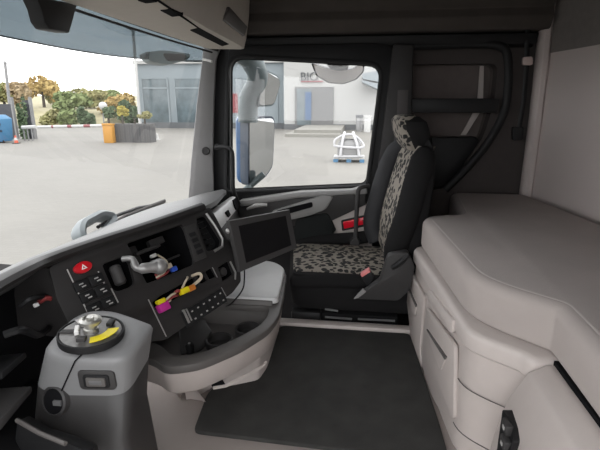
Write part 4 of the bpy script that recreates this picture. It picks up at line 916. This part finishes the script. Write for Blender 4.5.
MB().lathe((tc2.x,26,gz+.04),(0,0,1),[(.12,0),(.09,.16)],12).lathe((tc2.x,26,gz+.04),(0,0,1),[(.065,.32),(.03,.46),(.001,.47)],12).build('cone_body', mat('cone_red', (.45,.08,.04), .6), cn_)
MB().lathe((tc2.x,26,gz+.04),(0,0,1),[(.09,.16),(.065,.32)],12).build('cone_sleeve', M['whitepaint'], cn_)
cn3 = thing('traffic_cone', V((-13.755,29.690,-1.300)), 'tiny pale marker cone at the foot of the shop windows', 'cone'); q3 = ORG[cn3.name]
MB().lathe(q3,(0,0,1),[(.22,0),(.22,.05),(.14,.06),(.10,.4),(.001,.42)],12).build('cone_body', M['whitepaint'], cn3)
ra = thing('railing', (-21.914,28.000,-1.251), 'short white topped railing beside the barrier pole', 'railing')
MB().tube([(-22.356,28.000,-0.435), (-21.333,28.000,-0.396)], .12, 6).build('top_rail', M['whitepaint'], ra)
for p in ((-22.281,28.000,-1.255), (-21.993,28.000,-1.285), (-21.695,28.000,-1.249)): MB().tube([(p[0],28,gz), (p[0],28,(-21.774,28.000,-0.431)[2])], .05, 6).build('railing_post', M['galv'], ra)
fe = thing('screen_fence', (-24.187,29.500,-1.046), 'dark grey screen fence behind the blue bin', 'fence')
MB().box(((-27.804,29.500,-1.432)[0],29.5,gz),((-24.095,29.500,-1.393)[0],29.6,(-24.182,29.500,1.069)[2])).build('fence_panel', M['fence'], fe, smooth=False)
MB().box(((-23.243,29.500,-1.384)[0],29.5,gz),((-22.742,29.500,-1.379)[0],29.6,(-22.621,29.500,1.336)[2])).build('fence_panel', M['fence'], fe, smooth=False)
for p in ((-24.013,29.400,-1.384), (-22.626,29.400,-1.370)): MB().box((p[0]-.06,29.4,gz),(p[0]+.06,29.62,(-22.511,29.400,1.533)[2])).build('fence_post', M['galv'], fe, smooth=False)
lm = thing('street_lamp', (-32.749,40.000,-0.445), 'thin leaning lamp post behind the dark fence', 'lamp post')
MB().tube([(-32.940,40.000,-0.631), (-32.618,40.000,4.663)], .13, 8).build('pole', M['galv'], lm); MB().ball((-32.618,40.000,4.663), (.16,.16,.2), 8, 6).build('lamp_head', M['galv'], lm)
lm2 = thing('street_lamp', (-21.072,42.500,-0.670), 'tall white pole at the corner of the shop windows', 'lamp post')
MB().tube([((-21.277,42.500,-0.671)[0],42.5,gz), (-21.277,42.500,-0.671), (-21.142,42.500,7.616)], .15, 8).build('pole', M['whitepaint'], lm2); MB().tube([(-21.142,42.500,7.616), (-21.887,42.500,7.972)], .12, 8).build('lamp_head', M['galv'], lm2)
gl_ = thing('globe_lamp', (-17.014,28.800,-0.017), 'round pale globe lamp on a short post above the planter wall', 'lamp')
MB().tube([((-17.022,28.800,-0.082)[0],28.8,gz), (-16.927,28.800,0.693)], .05, 6).build('post', M['galv'], gl_); MB().ball((-16.895,28.800,0.948), .27, 12, 8).build('globe', M['whitepaint'], gl_)

# vegetation
def crown(c, r, n, size, mb, seed):
    rnd = random.Random(seed)
    blobs = [(V(c) + V(rnd.uniform(-.6,.6)*r[0], rnd.uniform(-.5,.5)*r[1], rnd.uniform(-.55,.6)*r[2]), rnd.uniform(.35,.6)) for _ in range(9)]
    for i in range(n):
        b, k = rnd.choice(blobs)
        d = V(rnd.gauss(0,1), rnd.gauss(0,1), rnd.gauss(0,1)).normalized()
        p = b + V(d.x*r[0], d.y*r[1], d.z*r[2])*k*rnd.uniform(.75,1)
        a = V(rnd.gauss(0,1), rnd.gauss(0,1), rnd.gauss(0,1)).normalized(); e = a.orthogonal().normalized(); s_ = size*rnd.uniform(.6,1.3)
        mb.add([p-a*s_-e*s_*.5, p+a*s_*.2-e*s_*.7, p+a*s_+e*s_*.2, p-a*s_*.2+e*s_*.7], [[0,1,2,3]])
def tree(name, base, top_z, w, m, label, cat, seed, n=900, size=.22, group=None, low=.25):
    b = V(base); t = thing(name, b, label, cat, group); h = top_z - b.z
    MB().tube([b, b+V(.05*h*.1,0,h*.35), b+V(0,0,h*.6)], [.14*w*.3+.05,.1*w*.3+.04,.03], 7).build('trunk', M['bark'], t)
    q = MB(); crown(b+V(0,0,h*(low+(1-low)/2)), (w*.62, w*.55, h*(1-low)*.46), n, size, q, seed)
    q.build('crown', M[m], t, smooth=False)
TR = [  # base point, top height, half width, foliage, label
    ((-40.654,52.000,-1.529), (-39.739,52.000,3.750)[2], 2.6, 'lbrown', 'brownish bare looking tree at the left behind the fence'),
    ((-43.972,60.000,-1.931), (-42.834,60.000,5.168)[2], 4.0, 'lautumn', 'tall yellow brown autumn tree left of the barrier'),
    ((-47.234,68.000,-2.332), (-46.432,68.000,3.014)[2], 4.0, 'lolive', 'low olive tree to the right of the autumn tree'),
    ((-32.962,50.000,-1.386), (-32.427,50.000,2.419)[2], 3.2, 'lgreen', 'green bushy tree above the barrier pole'),
    ((-35.912,58.000,-1.785), (-35.309,58.000,2.860)[2], 4.2, 'lolive', 'olive green tree behind the globe lamp'),
    ((-38.410,66.000,-2.182), (-37.761,66.000,3.223)[2], 4.4, 'lgreen', 'broad green tree behind the round clipped bush'),
    ((-28.345,52.000,-1.452), (-27.903,52.000,2.563)[2], 3.6, 'lautumn', 'yellowish tree behind the planter near the building'),
    ((-23.729,46.000,-1.138), (-23.468,46.000,1.405)[2], 2.2, 'ldark', 'narrow dark tree close to the building corner'),
    ((-55.041,66.000,-2.286), (-53.725,66.000,4.747)[2], 4.0, 'lolive', 'dull olive tree at the far left behind the leaning lamp post'),
    ((-53.525,60.000,-1.991), (-52.059,60.000,5.242)[2], 4.0, 'lgreen', 'green tree just past the left edge behind the bin')]
bankz = lambda x, y: gz if x > -28.5 else gz + (1.5*min(1,max(0,(y-46)/6)) + 2.5*max(0,(y-52)/68))
for i, (b, tz, w, m, lab) in enumerate(TR): tree('tree', (b[0],b[1],bankz(b[0],b[1])), tz, w, m, lab, 'tree', i+1, 1300, .26, 'trees beyond the yard', .06)
SH = [((-33.877,47.000,-1.465), (-33.591,47.000,0.359)[2], 1.8, 'lolive', 'pale olive shrub below the autumn tree'), ((-28.969,46.000,-1.380), (-28.680,46.000,0.796)[2], 1.2, 'ldark', 'dark conical shrub behind the barrier pole'), ((-31.051,46.000,-1.394), (-30.779,46.000,0.485)[2], 1.7, 'lgreen', 'green shrub in the middle behind the barrier pole')]
for i, (b, tz, w, m, lab) in enumerate(SH): tree('shrub', b, tz, w, m, lab, 'shrub', 30+i, 800, .2, None, .0)
PB = [((-16.034,27.800,-0.161), (-15.887,27.800,1.080)[2], .8, 'ldark', 'round clipped dark bush on a stem above the planter wall', .25), ((-15.079,27.800,-0.155), (-14.957,27.800,0.958)[2], .6, 'lyellow', 'yellow leaved bush above the planter wall', .42), ((-13.643,27.900,-0.151), (-13.566,27.900,0.653)[2], .7, 'lolive', 'small olive bush at the end of the planter wall by the window', .4), ((-14.318,27.900,-0.155), (-14.192,27.900,1.081)[2], .3, 'ldark', 'slim dark shrub on the planter wall beside the pole', .3)]
for i, (b, tz, w, m, lab, lo_) in enumerate(PB): tree('planter_bush', (b[0],b[1],(-16.038,27.800,-0.192)[2]), tz, w, m, lab, 'bush', 50+i, 900, .07, None, lo_)
iv = MB(); crown((-23.186,29.200,0.003), (.36,.12,2.0), 800, .10, iv, 77)
o_ = iv.build('ivy', M['ldark'], smooth=False); tag(o_, 'dark ivy growing between the two fence panels', 'ivy', kind='stuff')
